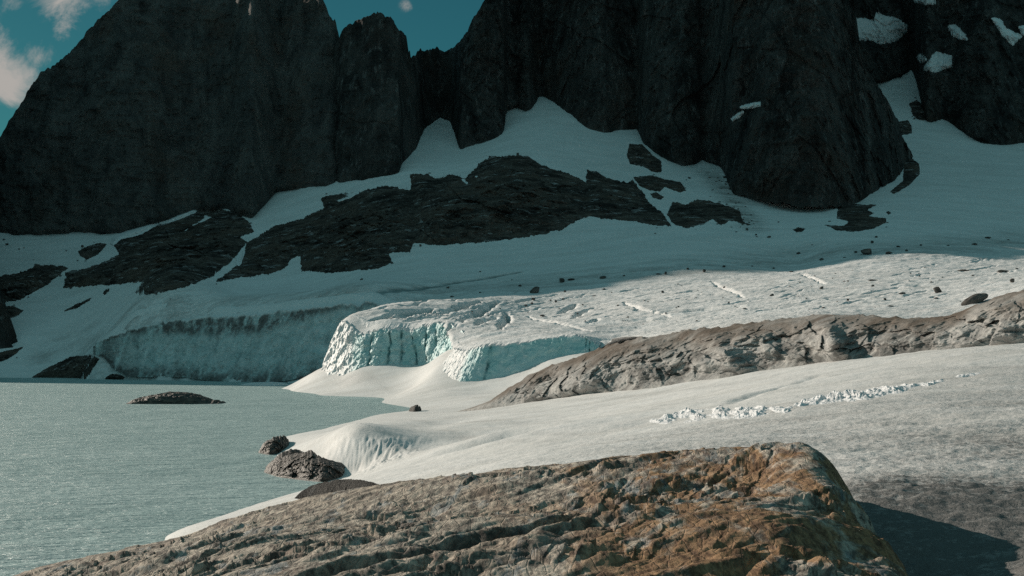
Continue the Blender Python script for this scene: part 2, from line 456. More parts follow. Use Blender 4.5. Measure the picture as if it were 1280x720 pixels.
def groove(pts, width, depth, dark=0.0, lift=0.0, dirty=0.0):
    global GZ, crack, dirt
    d, s = seg_dist(GX + 1.2 * pn(P0 / 6.0), GY + 1.2 * pn(P0 / 5.0 + 9), on_g(pts))
    wv = width * (0.45 + 0.75 * np.sin(np.pi * np.clip(s, 0.02, 0.98)))
    k = np.exp(-(d / wv) ** 2)
    GZ = GZ - depth * k
    if lift: GZ = GZ + lift * np.exp(-((d - 2 * wv) / (1.5 * wv)) ** 2)
    crack = np.maximum(crack, dark * np.exp(-(d / (wv * 0.6)) ** 2))
    if dirty: dirt = np.maximum(dirt, dirty * np.exp(-(d / wv) ** 2))
for a in ([(700, 393), (720, 381)], [(718, 399), (732, 389), (740, 386)], [(626, 412), (635, 399), (633, 392)], [(738, 405), (745, 400)],
          [(575, 402), (600, 392), (625, 377)], [(545, 396), (580, 384), (600, 378)], [(462, 402), (500, 397), (540, 388)], [(480, 396), (530, 390)],
          [(505, 404), (530, 398), (560, 396)], [(596, 408), (620, 398)], [(560, 412), (580, 402)]):
    groove(a, 1.4, 2.8, 0.75, 0.2)
for a in ([(780, 379), (800, 388), (840, 397)], [(560, 378), (610, 372), (650, 363)], [(890, 352), (930, 372)], [(1000, 343), (1030, 356)], [(860, 388), (930, 384)],
          [(470, 388), (520, 383), (570, 374)], [(660, 396), (700, 405), (735, 415)], [(770, 402), (830, 400), (900, 396)]):
    groove(a, 0.9, 1.3, 0.35, 0.04)
for k in range(70):
    px = rng.uniform(470, 1270); top = 372 - (px - 640) * 0.09; bot = 408 - max(px - 700, 0) * 0.05
    py = rng.uniform(top + 4, bot - 6); L = rng.uniform(8, 34)
    groove([(px - L, py + L * .20), (px, py), (px + L, py - L * .17)], rng.uniform(0.4, 0.9), rng.uniform(0.5, 1.3), rng.uniform(0.15, 0.55), 0.1)
# dirty shear line along the far margin of the glacier and the debris band by the shade line
groove([(300, 394), (380, 384), (460, 371), (520, 361), (570, 353), (620, 346), (650, 341)], 3.2, 0.8, 0.75, 0.4, 1.6)
d, _ = seg_dist(GX, GY, on_g([(130, 427), (220, 402), (330, 393), (460, 378), (560, 366), (700, 352), (850, 340), (1000, 326), (1150, 314), (1290, 302), (1500, 285)]))
dirt = np.maximum(dirt, 0.8 * np.exp(-(d / 26) ** 2))
d, _ = seg_dist(GX, GY, on_g([(885, 215), (905, 235), (925, 262), (945, 285)]))
dirt = np.maximum(dirt, 1.1 * np.exp(-(d / 9) ** 2))
d, _ = seg_dist(GX, GY, on_g([(55, 447), (75, 430), (100, 422), (118, 428)]))
dirt = np.maximum(dirt, 0.55 * np.exp(-(d / 10) ** 2))
GP = np.stack([GX, GY, GZ], -1)
gpy = np.where(GY < YF - 0.5, 2000.0, pyof(GZ, GY))
keepg = ((GZ[:-1, :-1] > -2.5) | (GZ[1:, 1:] > -2.5)) & (GY[:-1, :-1] >= YF[:-1]) & (GY[:-1, 1:] >= YF[1:])
glacier = grid_obj('glacier', GP, GS, {'dirt': dirt, 'crack': crack}, keep=keepg)
tag(glacier, 'glacier tongue and snow slopes rising from the lake to the rock walls', 'glacier', kind='structure')
SG = Surf(gpx, gpy, GY)

# ------------------------------------------------------------------ near snow and snow bank
nc = []
def N_(px, py, Y): nc.append((px, float(zof(py, Y)), Y))
def Nz(px, z, Y): nc.append((px, z, Y))
for a in ([1280, 428, 190], [1280, 470, 118], [1280, 520, 72], [1280, 580, 44], [1280, 640, 30], [1280, 720, 20.5], [1280, 880, 12],
          [1010, 455, 228], [1010, 500, 112], [1010, 540, 70], [1062, 612, 33], [1150, 632, 30.5],
          [800, 488, 255], [800, 530, 120], [800, 560, 62], [620, 510, 298], [620, 540, 140], [620, 583, 62],
          [450, 600, 120], [520, 560, 178], [545, 575, 125], [330, 638, 118], [440, 611, 102], [215, 668, 113],
          [500, 571, 161], [475, 580, 162], [443, 590, 168],
          [440, 541, 180], [475, 558, 174], [505, 565, 170], [420, 543, 186],
          [350, 548, 232], [430, 531, 280], [500, 515.5, 335], [532, 509, 372], [400, 545, 214], [560, 525, 250], [590, 513, 320],
          [478, 503, 418], [400, 494, 488], [362, 487, 560], [430, 480, 512], [520, 480, 470], [560, 489, 420], [600, 484, 428], [600, 497, 378],
          [645, 478, 425], [680, 462, 428], [640, 505, 335],
          [1500, 420, 180], [1500, 480, 110], [1500, 660, 28], [1500, 760, 20], [1800, 420, 180], [1800, 660, 28]): N_(*a)
for a in ([1200, 11.2, 22], [1140, 11.0, 20], [1060, 11.0, 24], [900, 10.9, 34], [700, 10.2, 38], [500, 9.2, 40], [300, 7.2, 45], [150, 4.5, 50], [0, 2.0, 55], [-300, -2, 60],
          [900, 10, 15], [500, 10, 15], [100, 8.5, 18], [-300, 5, 20],
          [200, -3, 165], [100, -6, 240], [300, -3, 250], [300, -5, 330], [400, -2, 395], [250, -5, 530], [330, -3, 560], [100, -5, 110], [290, -2.5, 190], [385, -1.5, 300], [445, -1.5, 390],
          [370, -0.3, 178], [340, -0.9, 188], [318, -1.2, 215], [400, 0.2, 168], [385, 1.9, 190], [410, 2.6, 184],
          [900, 18, 470], [1280, 22, 400], [1280, 17, 250], [1010, 15, 300], [800, 11, 320], [800, 14, 420], [1500, 20, 300]): Nz(*a)
for tp, ft in CL1 + CL2: N_(*ft)
nf = tps(nc, 2e-4)
npx = np.concatenate([np.arange(-500, 150, 10.0), np.arange(150, 1330, 1.3), np.arange(1330, 1850, 10.0)])
NVN = 760
NY = (11.5 * (575 / 11.5) ** np.linspace(0, 1, NVN))[:, None] * np.ones_like(npx)
NPX = np.broadcast_to(npx, NY.shape)
NX = (NPX - 640) / F * NY
NZ = nf(NPX, NY)
P0 = np.stack([NX, NY, NY * 0], -1)
NZ0 = NZ.copy()
cup = fbm(P0, (0.75, 0.75, 1), 3, 4.0, 0.55)
cup2 = fbm(P0, (2.6, 2.0, 1), 4, 5.0)
right = sstep(640, 1150, NPX) * sstep(480, 560, NPX * 0 + pyof(NZ0, NY))
near = sstep(150, 40, NY)
NZ = NZ + near * (0.04 + 0.085 * right) * cup + (0.05 + 0.06 * near + 0.09 * sstep(40, 80, NY) * sstep(330, 200, NY) * sstep(0.8, 3, NZ0)) * cup2 + 0.35 * fbm(P0, (16, 11, 1), 4, 6.0) * sstep(0.5, 3, NZ0) * sstep(25, 70, NY)
# shaded step across the lobe, runnels and the fluted melt wall
def on_n(pts):
    out = []
    for px, py in pts:
        ys = np.geomspace(20, 560, 500)
        p = np.minimum.accumulate(pyof(nf(np.full_like(ys, px), ys), ys))
        Y = np.interp(py, p[::-1], ys[::-1])
        out.append(((px - 640) / F * Y, Y))
    return out
d, s = seg_dist(NX, NY, on_n([(425, 541), (470, 535), (520, 530), (570, 522), (610, 517)]))
NZ = NZ - 0.75 * np.exp(-(d / 5) ** 2) * np.sin(np.pi * np.clip(s, 0.02, 1))
d, s = seg_dist(NX + 0.6 * pn(P0 / 3), NY + 1.0 * pn(P0 / 4 + 3), on_n([(905, 508), (945, 491), (985, 482), (1030, 467)]))
NZ = NZ - 0.5 * np.exp(-(d / 1.0) ** 2) * np.sin(np.pi * np.clip(s, 0.03, 0.97))
d, s = seg_dist(NX, NY, on_n([(600, 551), (620, 545), (642, 538)]))
NZ = NZ - 0.9 * np.exp(-(d / 3.0) ** 2)
wall = np.exp(-((NPX - 470) / 45) ** 2) * sstep(540, 552, pyof(NZ0, NY)) * sstep(600, 585, pyof(NZ0, NY)) * sstep(140, 158, NY) * sstep(200, 185, NY)
NZ = NZ + wall * 0.34 * fbm(np.stack([NX * 1.0, NY * 0.15, NY * 0], -1), (0.7, 1, 1), 3, 8.0, ridged=True)
# bank below the ice cliff stays smooth
PYN = pyof(NZ, NY)
runs = sstep(0.05, 0.5, fbm(np.stack([NX * 0.8 + NY * 0.25, NY * 0.05, NY * 0], -1), (5, 5, 1), 4, 14.0))
dirt_shade = 0.20 + 0.25 * runs * sstep(0.5, 3, NZ0) + 0.34 * sstep(560, 900, NPX) * sstep(150, 90, NY) + 0.36 * sstep(760, 1200, NPX) * sstep(490, 580, PYN) + 0.2 * sstep(1000, 1250, NPX)
dirt_shade = dirt_shade + 2.2 * sstep(40, 26, NY) * sstep(1000, 1100, NPX)  # deepens the rock's cast shadow in the snow colour
dirt_shade = dirt_shade * (0.75 + 0.6 * fbm(P0, (14, 9, 1), 3, 9.0))
NP = np.stack([NX, NY, NZ], -1)
keepn = ((NZ[:-1, :-1] > -1.2) | (NZ[1:, 1:] > -1.2)) & (NY[:-1, :-1] < curve([(-500, 560), (395, 575), (430, 552), (470, 538), (563, 522), (600, 470), (760, 470), (1850, 470)], npx)[None, :-1])
nsnow = grid_obj('snowfield', NP, NS, {'dirt': np.clip(dirt_shade, 0, 2.0)}, keep=keepn)
tag(nsnow, 'sunlit dimpled old snow between the rusty rock and the grey rock ridge', 'snowfield', kind='structure')
SNF = Surf(npx, pyof(NZ, NY), NY)

# ------------------------------------------------------------------ ice cliffs
def loft(cols, nu, sub, cap, sink, seed, amp, flute, name, mat, label, ice_from, dirt=0.0, cracks=(), blocky=0.26):
    C = np.array([[*t, *f] for t, f in cols], float)
    n = len(C)
    u = np.linspace(0, n - 1, nu)
    def row(k):  # smooth column values
        v = np.interp(u, np.arange(n), C[:, k])
        ker = np.hanning(2 * (nu // n // 2) + 3); ker /= ker.sum()
        pad = len(ker) // 2
        return np.convolve(np.concatenate([np.full(pad, v[0]), v, np.full(pad, v[-1])]), ker, 'valid')
    T = U(row(0), row(1), row(2)); B = U(row(3), row(4), row(5)); B[:, 2] -= sink
    un = u / (n - 1)
    jag = fbm(np.stack([un * 60, un * 0, un * 0 + seed], -1), 1, 4)
    blk = fbm(np.stack([un * 26, un * 0, un * 0 + seed + 2], -1), 1, 2); blk = np.round(blk * 5) / 5
    T[:, 2] += amp * (0.6 * jag + 1.0 * blk); T[:, 1] += 0.8 * amp * blk
    rows = []; ice = []; vv = []
    back = np.zeros_like(T); 
    for k, s in enumerate(np.linspace(1, 0, 9)[:-1]):      # cap running back onto the glacier
        p = T.copy(); p[:, 1] += cap * s; p[:, 0] += cap * s * 0.15
        px = p[:, 0] / p[:, 1] * F + 640
        g = gf(px, p[:, 1])
        p[:, 2] = g * min(1, s * 1.6) + T[:, 2] * (1 - min(1, s * 1.6)) + 0.35 * math.sin(math.pi * s) - 1.4 * sstep(0.75, 1, s)
        rows.append(p); ice.append(np.zeros(nu)); vv.append(np.full(nu, -s))
    for k, s in enumerate(np.linspace(0, 1, sub)):
        e = s ** 1.15
        p = T * (1 - s) + B * s
        p[:, 1] = T[:, 1] * (1 - e) + B[:, 1] * e
        rows.append(p); ice.append(np.full(nu, min(1.0, s * sub / 4))); vv.append(np.full(nu, s))
    R = np.stack(rows); ice = np.stack(ice); V = np.stack(vv)
    w = sstep(-0.15, 0.1, V)
    n1 = fbm(R, (7, 7, 9), 5, seed, 0.6)
    n2 = fbm(R, (2.2, 2.2, 9), 4, seed + 1, ridged=True)
    n3 = fbm(R, 2.2, 4, seed + 2)
    nq = fbm(R + 1.2 * n3[..., None], (5.5, 5.5, 4.2), 3, seed + 4, 0.5) * 4.5
    qq = np.floor(nq) + sstep(0.35, 0.65, nq - np.floor(nq))
    disp = w * (amp * n1 + flute * n2 + 0.16 * amp * n3 + blocky * amp * qq)
    R[..., 1] -= disp
    R[..., 0] -= disp * 0.35
    R[..., 2] += (1 - w) * 0.25 * n3
    ca = np.zeros_like(V)
    UU = np.broadcast_to(un, V.shape)
    for c0, v0, v1, wd, sl in cracks:
        k = np.exp(-((UU - c0 - sl * (V - v0) - 0.006 * pn(R / 2.5)) / wd) ** 2) * sstep(v0 - .06, v0 + .03, V) * sstep(v1 + .06, v1 - .03, V)
        k = k * np.clip(0.65 + 0.8 * pn(R / np.array([3., 3., 2.]) + c0 * 50), 0.1, 1); ca = np.maximum(ca, k); R[..., 1] += 1.0 * k
    icef = ice * np.clip(ice_from(UU, V) + 0.5 * n3, 0, 1)
    at = {'ice': icef, 'crack': np.clip(ca * 0.95, 0, 1), 'dirt': np.full(V.shape, dirt) if np.isscalar(dirt) else dirt(UU, V)}
    o = bpy.data.objects.new(name, None); COL.objects.link(o)
    base = B.mean(0); o.location = base
    for nm, a, b in (('snow_cap', 0, 9), ('ice_face', 8, len(R))):
        grid_obj(nm, R[a:b] - base, mat, {k: v[a:b] for k, v in at.items()}, parent=o)
    tag(o, label, 'ice cliff', 'ice cliffs at the glacier front')
    return o

loft(CL1, 420, 90, 13, 1.2, 3.0, 1.6, 0.30, 'ice_cliff', ICE1, 'tall sunlit turquoise ice cliff with dark vertical cracks above the snow bank',
     lambda u, v: sstep(0.14, 0.30, u), 0.25,
     [(0.36, 0.15, 1, .006, -.02), (0.47, 0.05, 0.95, .007, -.025), (0.53, 0.0, 1, .007, -.01), (0.60, 0.05, .9, .005, .03), (0.62, .4, 1, .006, .0),
      (0.70, 0.1, .9, .004, .0), (0.755, 0.2, .5, .006, 0), (0.08, 0.1, .5, .008, 0.02), (0.16, 0.05, .7, .006, 0.0)])
loft(CL2, 380, 70, 11, 1.0, 5.0, 0.9, 0.25, 'ice_cliff', ICE1, 'lower turquoise ice cliff with one dark crack beside the grey rock ridge',
     lambda u, v: sstep(0.26, 0.36, u + 0.03 * (1 - v)), 0.12, [(0.475, 0.05, 1, .007, .012), (0.90, 0.1, .9, .006, .0), (0.865, 0.1, .6, .005, 0)])
loft(FRT, 560, 110, 14, 1.5, 7.0, 2.2, 0.9, 'ice_cliff', ICE2, 'long shaded grey-blue ice front streaked with dirt across the lake',
     lambda u, v: sstep(-0.1, 0.02, v) + 0 * u,
     lambda u, v: np.clip(0.34 + 1.0 * sstep(0.26, 0.06, v + 0.12 * np.sin(9 * u)) + 0.8 * sstep(0.70, 1.0, v) + 0.55 * sstep(0.34, 0.12, u), 0, 1.5), blocky=0.12)

# ------------------------------------------------------------------ mountains
def mountain(name, label, base, sky, px0, px1, du, nv, surf, seed, slope, relief, backlen, extra=None, basefix=None):
    px = np.arange(px0, px1 + .1, du)
    pb = curve(base, px); ps = curve(sky, px)
    jag = fbm(np.stack([px / 9.0, px * 0, px * 0 + seed], -1), 1, 4, seed)
    ps = ps + 4.5 * jag + 3.2 * np.abs(fbm(np.stack([px / 4.5, px * 0, px * 0 + seed], -1), 1, 3, seed + 9, 0.6)) * 2 - 1.5
    pbj = pb + 6.5 * fbm(np.stack([px / 10.0, px * 0, px * 0 + seed + 3], -1), 1, 5, seed, 0.65) + 5
    Ybs = surf.depth(px, pb) if basefix is None else basefix(px)
    ker = np.hanning(9); ker /= ker.sum()
    Ybs = np.convolve(np.pad(Ybs, 4, mode='edge'), ker, 'valid')
    s = np.linspace(0, 1, nv)[:, None]
    py = pbj + (ps - pbj) * s
    Y = Ybs + slope * np.maximum(pb - py, -6) * Ybs / F
    if extra is not None: Y = Y + extra(np.broadcast_to(px, Y.shape), py)
    R = U(np.broadcast_to(px, Y.shape), py, Y)
    Q = R.copy(); Q[..., 0] += 0.25 * Q[..., 2]
    edge = sstep(0, 0.05, s)
    name_k = int(seed)
    disp = relief * (1.0 * fbm(Q, (110, 110, 190), 4, seed) + 0.55 * fbm(Q, (34, 34, 130), 5, seed + 1, ridged=True)) + 0.30 * relief * np.abs(fbm(Q, (16, 16, 34), 5, seed + 2, 0.62)) * 2 + 0.22 * relief * fbm(R + R[..., 2:3] * [0.5, 0, 0], (26, 26, 7), 5, seed + 4, 0.6)
    disp = disp + relief * (0.34 * facets(Q[..., 0], R[..., 2] * 0.45, R, 62, seed % 7, 4, 1.0) + 0.10 * facets(R[..., 0], R[..., 2] * 0.8, R, 20, seed % 5 + 2, 3, 0.8)) * (0.0 if name_k == 31 else 0.35 if name_k == 21 else 0.9)
    Y = Y - disp * (0.15 + 0.85 * edge)
    R = U(np.broadcast_to(px, Y.shape), py, Y)
    back = []; name_k = int(seed)
    for k, f in enumerate((0.05, 0.15, 0.4, 1.0)):
        p = R[-1].copy(); p[:, 1] += backlen * f; p[:, 0] += 0; p[:, 2] -= (160 if name_k == 31 else 45) * f
        p[:, 0] = R[-1][:, 0] * (p[:, 1] / R[-1][:, 1])
        p[:, 2] += 8 * pn(p / 30)
        back.append(p)
    p = back[-1].copy(); p[:, 2] = -5; p[:, 1] += backlen; back.append(p)
    A = np.concatenate([R, np.stack(back)], 0)
    # flanks: pull the end columns back and down
    o = grid_obj(name, A, MTL if name_k == 31 else MT)
    tag(o, label, 'mountain', kind='structure')
    return Surf(px, py, Y)

base_all = [(-900, 310), (0, 293), (60, 291), (100, 288), (130, 291), (150, 290), (190, 281), (240, 264), (285, 260), (300, 267), (315, 272), (330, 256), (340, 245), (345, 238), (400, 232),
            (445, 225), (470, 222), (500, 215), (501, 205), (520, 185), (530, 160), (550, 146), (562, 150), (575, 187), (620, 172), (631, 165),
            (632, 138), (644, 133), (662, 138), (689, 126), (706, 138), (734, 160), (756, 166), (775, 162), (797, 160), (803, 177), (825, 194), (853, 205), (872, 202),
            (878, 197), (900, 216), (916, 238), (956, 246), (1000, 253), (1030, 255), (1067, 251), (1099, 243), (1117, 237), (1149, 214), (1160, 210)]
sky1 = [(-900, 520), (-60, 262), (-20, 205), (0, 170), (20, 138), (50, 92), (78, 75), (110, 40), (130, 18), (150, 0), (158, -5), (215, -7), (290, -8), (340, -8), (385, -9), (402, -6), (406, 5), (412, 20), (419, 24), (424, 45), (428, 62), (440, 110), (455, 190)]
sky2 = [(390, 120), (410, 70), (424, 48), (430, 36), (445, 26), (462, 20), (472, 15), (488, 22), (497, 36), (508, 44), (512, 50), (511.5, 70), (513, 73), (520, 69), (526, 61), (530, 66), (536, 64), (548, 60), (556, 66), (562, 62), (570, 60), (600, 58), (640, 66), (680, 90)]
sky3 = [(535, 150), (552, 90), (560, 66), (566, 60), (575, 52), (583, 42), (590, 26), (598, 14), (606, 0), (618, -50), (650, -110), (700, -170), (800, -210), (950, -220), (1050, -190), (1064, -60), (1068, 0), (1074, 50), (1082, 85), (1100, 110), (1108, 123), (1116, 140), (1124, 154), (1128, 173), (1138, 190), (1146, 202), (1150, 214), (1153, 228)]
base4 = [(980, 120), (1060, 110), (1100, 101), (1115, 98), (1128, 92), (1140, 85), (1146, 100), (1150, 122), (1156, 150), (1165, 152), (1177, 147), (1188, 153), (1200, 162), (1228, 180), (1250, 181), (1280, 177), (1400, 172), (1800, 170)]
sky4 = [(980, -40), (1060, -60), (1150, -110), (1300, -160), (1500, -180), (1800, -120)]

S2 = mountain('mountain', 'jagged dark rock ridge between the two great walls', base_all, sky2, 392, 680, 0.9, 230, SG, 21.0, 0.55, 10, 60,
              extra=lambda px, py: 40 * sstep(430, 395, px) + 30 * sstep(600, 670, px))
S1 = mountain('mountain', 'huge smooth dark rock wall filling the left of the view', base_all, sky1, -900, 455, 1.5, 260, SG, 31.0, 0.6, 15, 160,
              extra=lambda px, py: 55 * sstep(395, 455, px) ** 2)
S3 = mountain('mountain', 'broad dark buttress wall right of the sky gap', base_all, sky3, 535, 1153, 1.1, 300, SG, 41.0, 0.55, 17, 260,
              extra=lambda px, py: 70 * np.clip((px - 960) / 193, 0, 1) ** 3 + 50 * sstep(600, 535, px) - 30 * np.exp(-((px - 1010) / 90) ** 2)
              + 26 * np.exp(-(((px - 905 + (py - 120) * 0.0 - (200 - py) * 0.28)) / 16) ** 2) * sstep(60, 190, py)
              + 24 * np.exp(-((px - 672 - (py - 60) * 0.06) / 9) ** 2))
S4 = mountain('mountain', 'dark back wall with snow patches at the upper right', base4, sky4, 980, 1800, 1.5, 260, SG, 51.0, 0.6, 16, 300)

# shadow-throwing neighbour far to the left, outside the view
terms = [(-330, 836, 0), (-48, 605, 33.6), (-22, 640, 38.7), (0, 665, 42.6), (64, 700, 50), (150, 735, 60), (282, 775, 72)]
cy, cz = [840.0, 847.0], [0.0, 160.0]
for X, Y, z in terms[1:]:                       # crest height along the spur X = -0.42 Y
    t = (X + 0.42 * Y) / (-SUN[0] - 0.42 * SUN[1])
    cy.append(Y + SUN[1] * t); cz.append(z + SUN[2] * t)
cy += [1580, 1625, 1665, 1850, 2050, 2400, 2900]; cz += [575, 605, 715, 850, 950, 980, 600]
L0 = np.linspace(840, 2900, 420)
cr = np.interp(L0, cy, cz) + 7 * fbm(np.stack([L0, L0 * 0, L0 * 0 + 3], -1), 60, 4)
rows = []
for off, h in ((900, 0.0), (420, .42), (180, .74), (60, .93), (0, 1.0), (-14, .8), (-40, .4), (-70, 0)):
    k = np.clip(cr / 300, 0.1, 2.5)
    rows.append(np.stack([-0.42 * L0 - off * (k if off > 0 else 1), L0 + 0.25 * off * (k if off > 0 else 0), cr * h - 8 * (h == 0)], -1))
RR = np.stack(rows)
mo = grid_obj('mountain', RR, MT)
tag(mo, 'high rocky spur just left of the view whose shade falls over the back of the glacier', 'mountain', kind='structure')

# ------------------------------------------------------------------ raised pieces traced on a surface
def poly_sd(px, py, poly):
    p = np.array(poly, float); q = np.roll(p, -1, 0)
    d = np.full(px.shape, 1e9); ins = np.zeros(px.shape, bool)
    for a, b in zip(p, q):
        e = b - a; l2 = (e ** 2).sum() + 1e-9
        t = np.clip(((px - a[0]) * e[0] + (py - a[1]) * e[1]) / l2, 0, 1)
        d = np.minimum(d, np.hypot(px - a[0] - t * e[0], py - a[1] - t * e[1]))
        c = ((a[1] > py) != (b[1] > py)) & (px < (b[0] - a[0]) * (py - a[1]) / (b[1] - a[1] + 1e-12) + a[0])
        ins ^= c
    return np.where(ins, d, -d)

def piece(name, label, cat, poly, surf, mat, H, rise, step=1.0, rag=2.0, rscale=9.0, rough=0.35, seed=0.0, group=None, fixY=None, tilt=0.0, horizontal=False):
    p = np.array(poly, float)
    x = np.arange(p[:, 0].min() - 4 * max(1, rag), p[:, 0].max() + 4 * max(1, rag), step)
    y = np.arange(p[:, 1].min() - 3 * max(1, rag), p[:, 1].max() + 3 * max(1, rag), step)
    PX, PY = np.meshgrid(x, y)
    sd = poly_sd(PX, PY, poly)
    w = np.stack([PX / rscale, PY / rscale, PX * 0 + seed], -1)
    sd = sd + rag * 1.3 * fbm(w, 1, 5, seed, 0.72)
    Y = surf.depth(PX, PY)
    m = Y / F                       # metres per photo pixel
    R = U(PX, PY, Y)
    dm = sd * m
    sc = H
    n1 = fbm(R, sc * 1.6, 5, seed + 2, 0.55); n2 = fbm(R + R[..., 2:3] * [0.6, 0, 0], (sc * .7, sc * .7, sc * 1.5), 5, seed + 5, 0.55, ridged=True)
    fct = facets(R[..., 0] + 0.5 * R[..., 2], R[..., 2], R, 1.5 * sc, seed % 9, 4, 1.0)
    h = H * (1 - np.exp(-np.maximum(dm, 0) * rise / H))
    h = h * np.clip(1 + rough * (1.0 * n1 + 0.6 * n2) + (0.42 * fct if rough > .6 else 0), 0.06, 2.6) + np.minimum(dm, 0) * 1.2
    h = np.where(sd > 0, np.maximum(h, 0.02 * H), h - 0.05 * H)
    Y2 = Y - h
    if horizontal:                    # lift instead of pushing out
        R2 = R.copy(); R2[..., 2] += h
    else:
        R2 = U(PX, PY, Y2)
    k = sd > -3.0
    keep = k[:-1, :-1] & k[1:, 1:] & k[:-1, 1:] & k[1:, :-1] & ((sd[:-1, :-1] > -2.2) | (sd[1:, 1:] > -2.2))
    if not keep.any(): return None
    o = grid_obj(name, R2, mat, keep=keep)
    return tag(o, label, cat, group)

GR = 'rock outcrops showing through the snow slope'
OUT = [
 ([(79, 360), (82, 340), (108, 335), (135, 325), (148, 318), (141, 302), (165, 293), (200, 280), (240, 264), (285, 262), (300, 268), (313, 280), (318, 290), (300, 296), (309, 303), (303, 314), (289, 327), (267, 345), (231, 359), (202, 366), (181, 369), (168, 366), (177, 353), (155, 355), (119, 357)], 11, .8,
  'long dark outcrop crossed by thin snow strips, above the shaded ice front'),
 ([(97, 314), (108, 308), (125, 303), (134, 305), (123, 318), (108, 325), (100, 320)], 4, .8, 'small pointed dark rock on the snow just left of the striped outcrop'),
 ([(-70, 350), (0, 345), (36, 337), (43, 331), (72, 331), (87, 335), (54, 359), (25, 375), (0, 379), (-70, 385)], 7, .8, 'broad grey outcrop cut by the left picture edge, highest of the four there'),
 ([(-50, 384), (0, 383), (15, 382), (30, 388), (20, 396), (0, 400), (-50, 402)], 4, .8, 'flat grey outcrop at the left picture edge, second from top'),
 ([(-30, 414), (0, 415), (12, 418), (10, 426), (0, 431), (-30, 432)], 3, .8, 'smallest grey outcrop at the left picture edge, third from top'),
 ([(-40, 440), (0, 440), (30, 433), (20, 443), (8, 450), (0, 452), (-40, 455)], 3, .8, 'thin wedge of grey rock at the left picture edge just above the lake'),
 ([(38, 472.5), (58, 460), (87, 446), (112, 443), (125, 448), (119, 457), (108, 474)], 6, .9, 'dark triangular rock on the far shore left of the ice front'),
 ([(130, 474), (134, 470), (141, 467), (150, 468), (156, 472), (153, 476)], 2.4, .9, 'little dark mound at the waterline below the ice front'),
 ([(77, 390), (95, 380), (116, 371), (112, 376), (95, 386)], 2.0, .7, 'thin dark rock sliver lying along the snow slope'),
 ([(128, 366), (131, 362), (138, 360), (136, 365), (131, 369)], 2.0, .7, 'tiny dark rock chip above the thin sliver'),
 ([(268, 353), (285, 340), (298, 330), (303, 318), (308, 303), (316, 299), (343, 282), (377, 273), (406, 259), (401, 248), (415, 243), (446, 240), (484, 231), (506, 237), (517, 236), (518, 303), (512, 315), (487, 317), (490, 329), (477, 335), (415, 342), (377, 339), (376, 320), (365, 323), (356, 336), (340, 342), (295, 348)], 13, .85,
  'left block of the great dark rock band, stepping down to the snow'),
 ([(514, 240), (512, 217), (534, 217), (543, 223), (565, 217), (581, 223), (587, 217), (599, 204), (612, 196), (640, 194), (647, 193), (662, 196), (678, 207), (709, 216), (733, 228), (731, 271), (716, 279), (703, 287), (662, 296), (600, 303), (552, 307), (534, 306), (514, 303)], 15, .9,
  'domed middle block of the great dark rock band'),
 ([(731, 230), (734, 213), (747, 215), (759, 222), (784, 229), (791, 224), (800, 235), (812, 254), (831, 269), (839, 282), (819, 282), (787, 276), (762, 274), (741, 271), (729, 271)], 11, .85,
  'right end block of the great dark rock band, tapering to a point'),
 ([(783, 193), (787, 180), (803, 180), (816, 194), (827, 201), (827, 216), (816, 215), (803, 208), (787, 205)], 6, .85, 'rounded dark rock alone on the upper snow below the buttress'),
 ([(791, 221), (816, 219), (831, 224), (850, 227), (858, 238), (850, 241), (831, 234), (825, 240), (812, 238), (800, 233)], 5, .85, 'low dark rock right above the tapering band end'),
 ([(812, 242), (820, 240), (830, 246), (826, 250), (816, 247)], 2.5, .85, 'small dark rock between the two low outcrops beside the band end'),
 ([(833, 269), (841, 251), (856, 255), (872, 249), (900, 254), (925, 263), (928, 276), (940, 282), (912, 277), (900, 282), (891, 274), (881, 280), (859, 285), (844, 282)], 7, .85,
  'broken dark rocks at the foot of the stone fan below the buttress'),
 ([(1030, 281), (1055, 282), (1061, 277), (1046, 273), (1047, 257), (1067, 255), (1096, 256), (1083, 263), (1094, 266), (1086, 270), (1108, 273), (1108, 278), (1092, 286), (1067, 290), (1046, 288)], 3.5, .6,
  'flat dark rubble patch on the snow below the rounded buttress'),
 ([(991, 287), (998, 283.5), (1007, 286), (1002, 290.5), (995, 290)], 2.5, .7, 'small oval dark rock left of the flat rubble patch'),
 ([(1107, 265), (1111, 263), (1115, 266), (1111, 269)], 1.6, .7, 'tiny dark rock right of the flat rubble patch'),
 ([(1137, 130), (1146, 125), (1157, 132), (1170, 141), (1177, 150), (1167, 152), (1145, 149), (1139, 140)], 8, .9, 'dark knob of rock in the steep snow gully at the right'),
 ([(1122, 152), (1135, 150), (1140, 157), (1140, 167), (1125, 170)], 6, .9, 'lower rounded rock against the buttress in the snow gully'),
 ([(1130, 203), (1140, 197), (1149, 205), (1150, 218), (1136, 232), (1118, 243), (1112, 240), (1128, 226)], 5, .8, 'pale dusty rock hugging the right foot of the rounded buttress'),
]
for k, (poly, H, rise, lab) in enumerate(OUT):
    piece('rock_outcrop', lab, 'rock outcrop', poly, SG, OC, H * 1.5, rise, 0.85 if H > 5 else 0.6, 3.0 if H > 6 else 1.3, 8.0 if H > 5 else 5, 1.15, 100 + k * 3.0, GR)

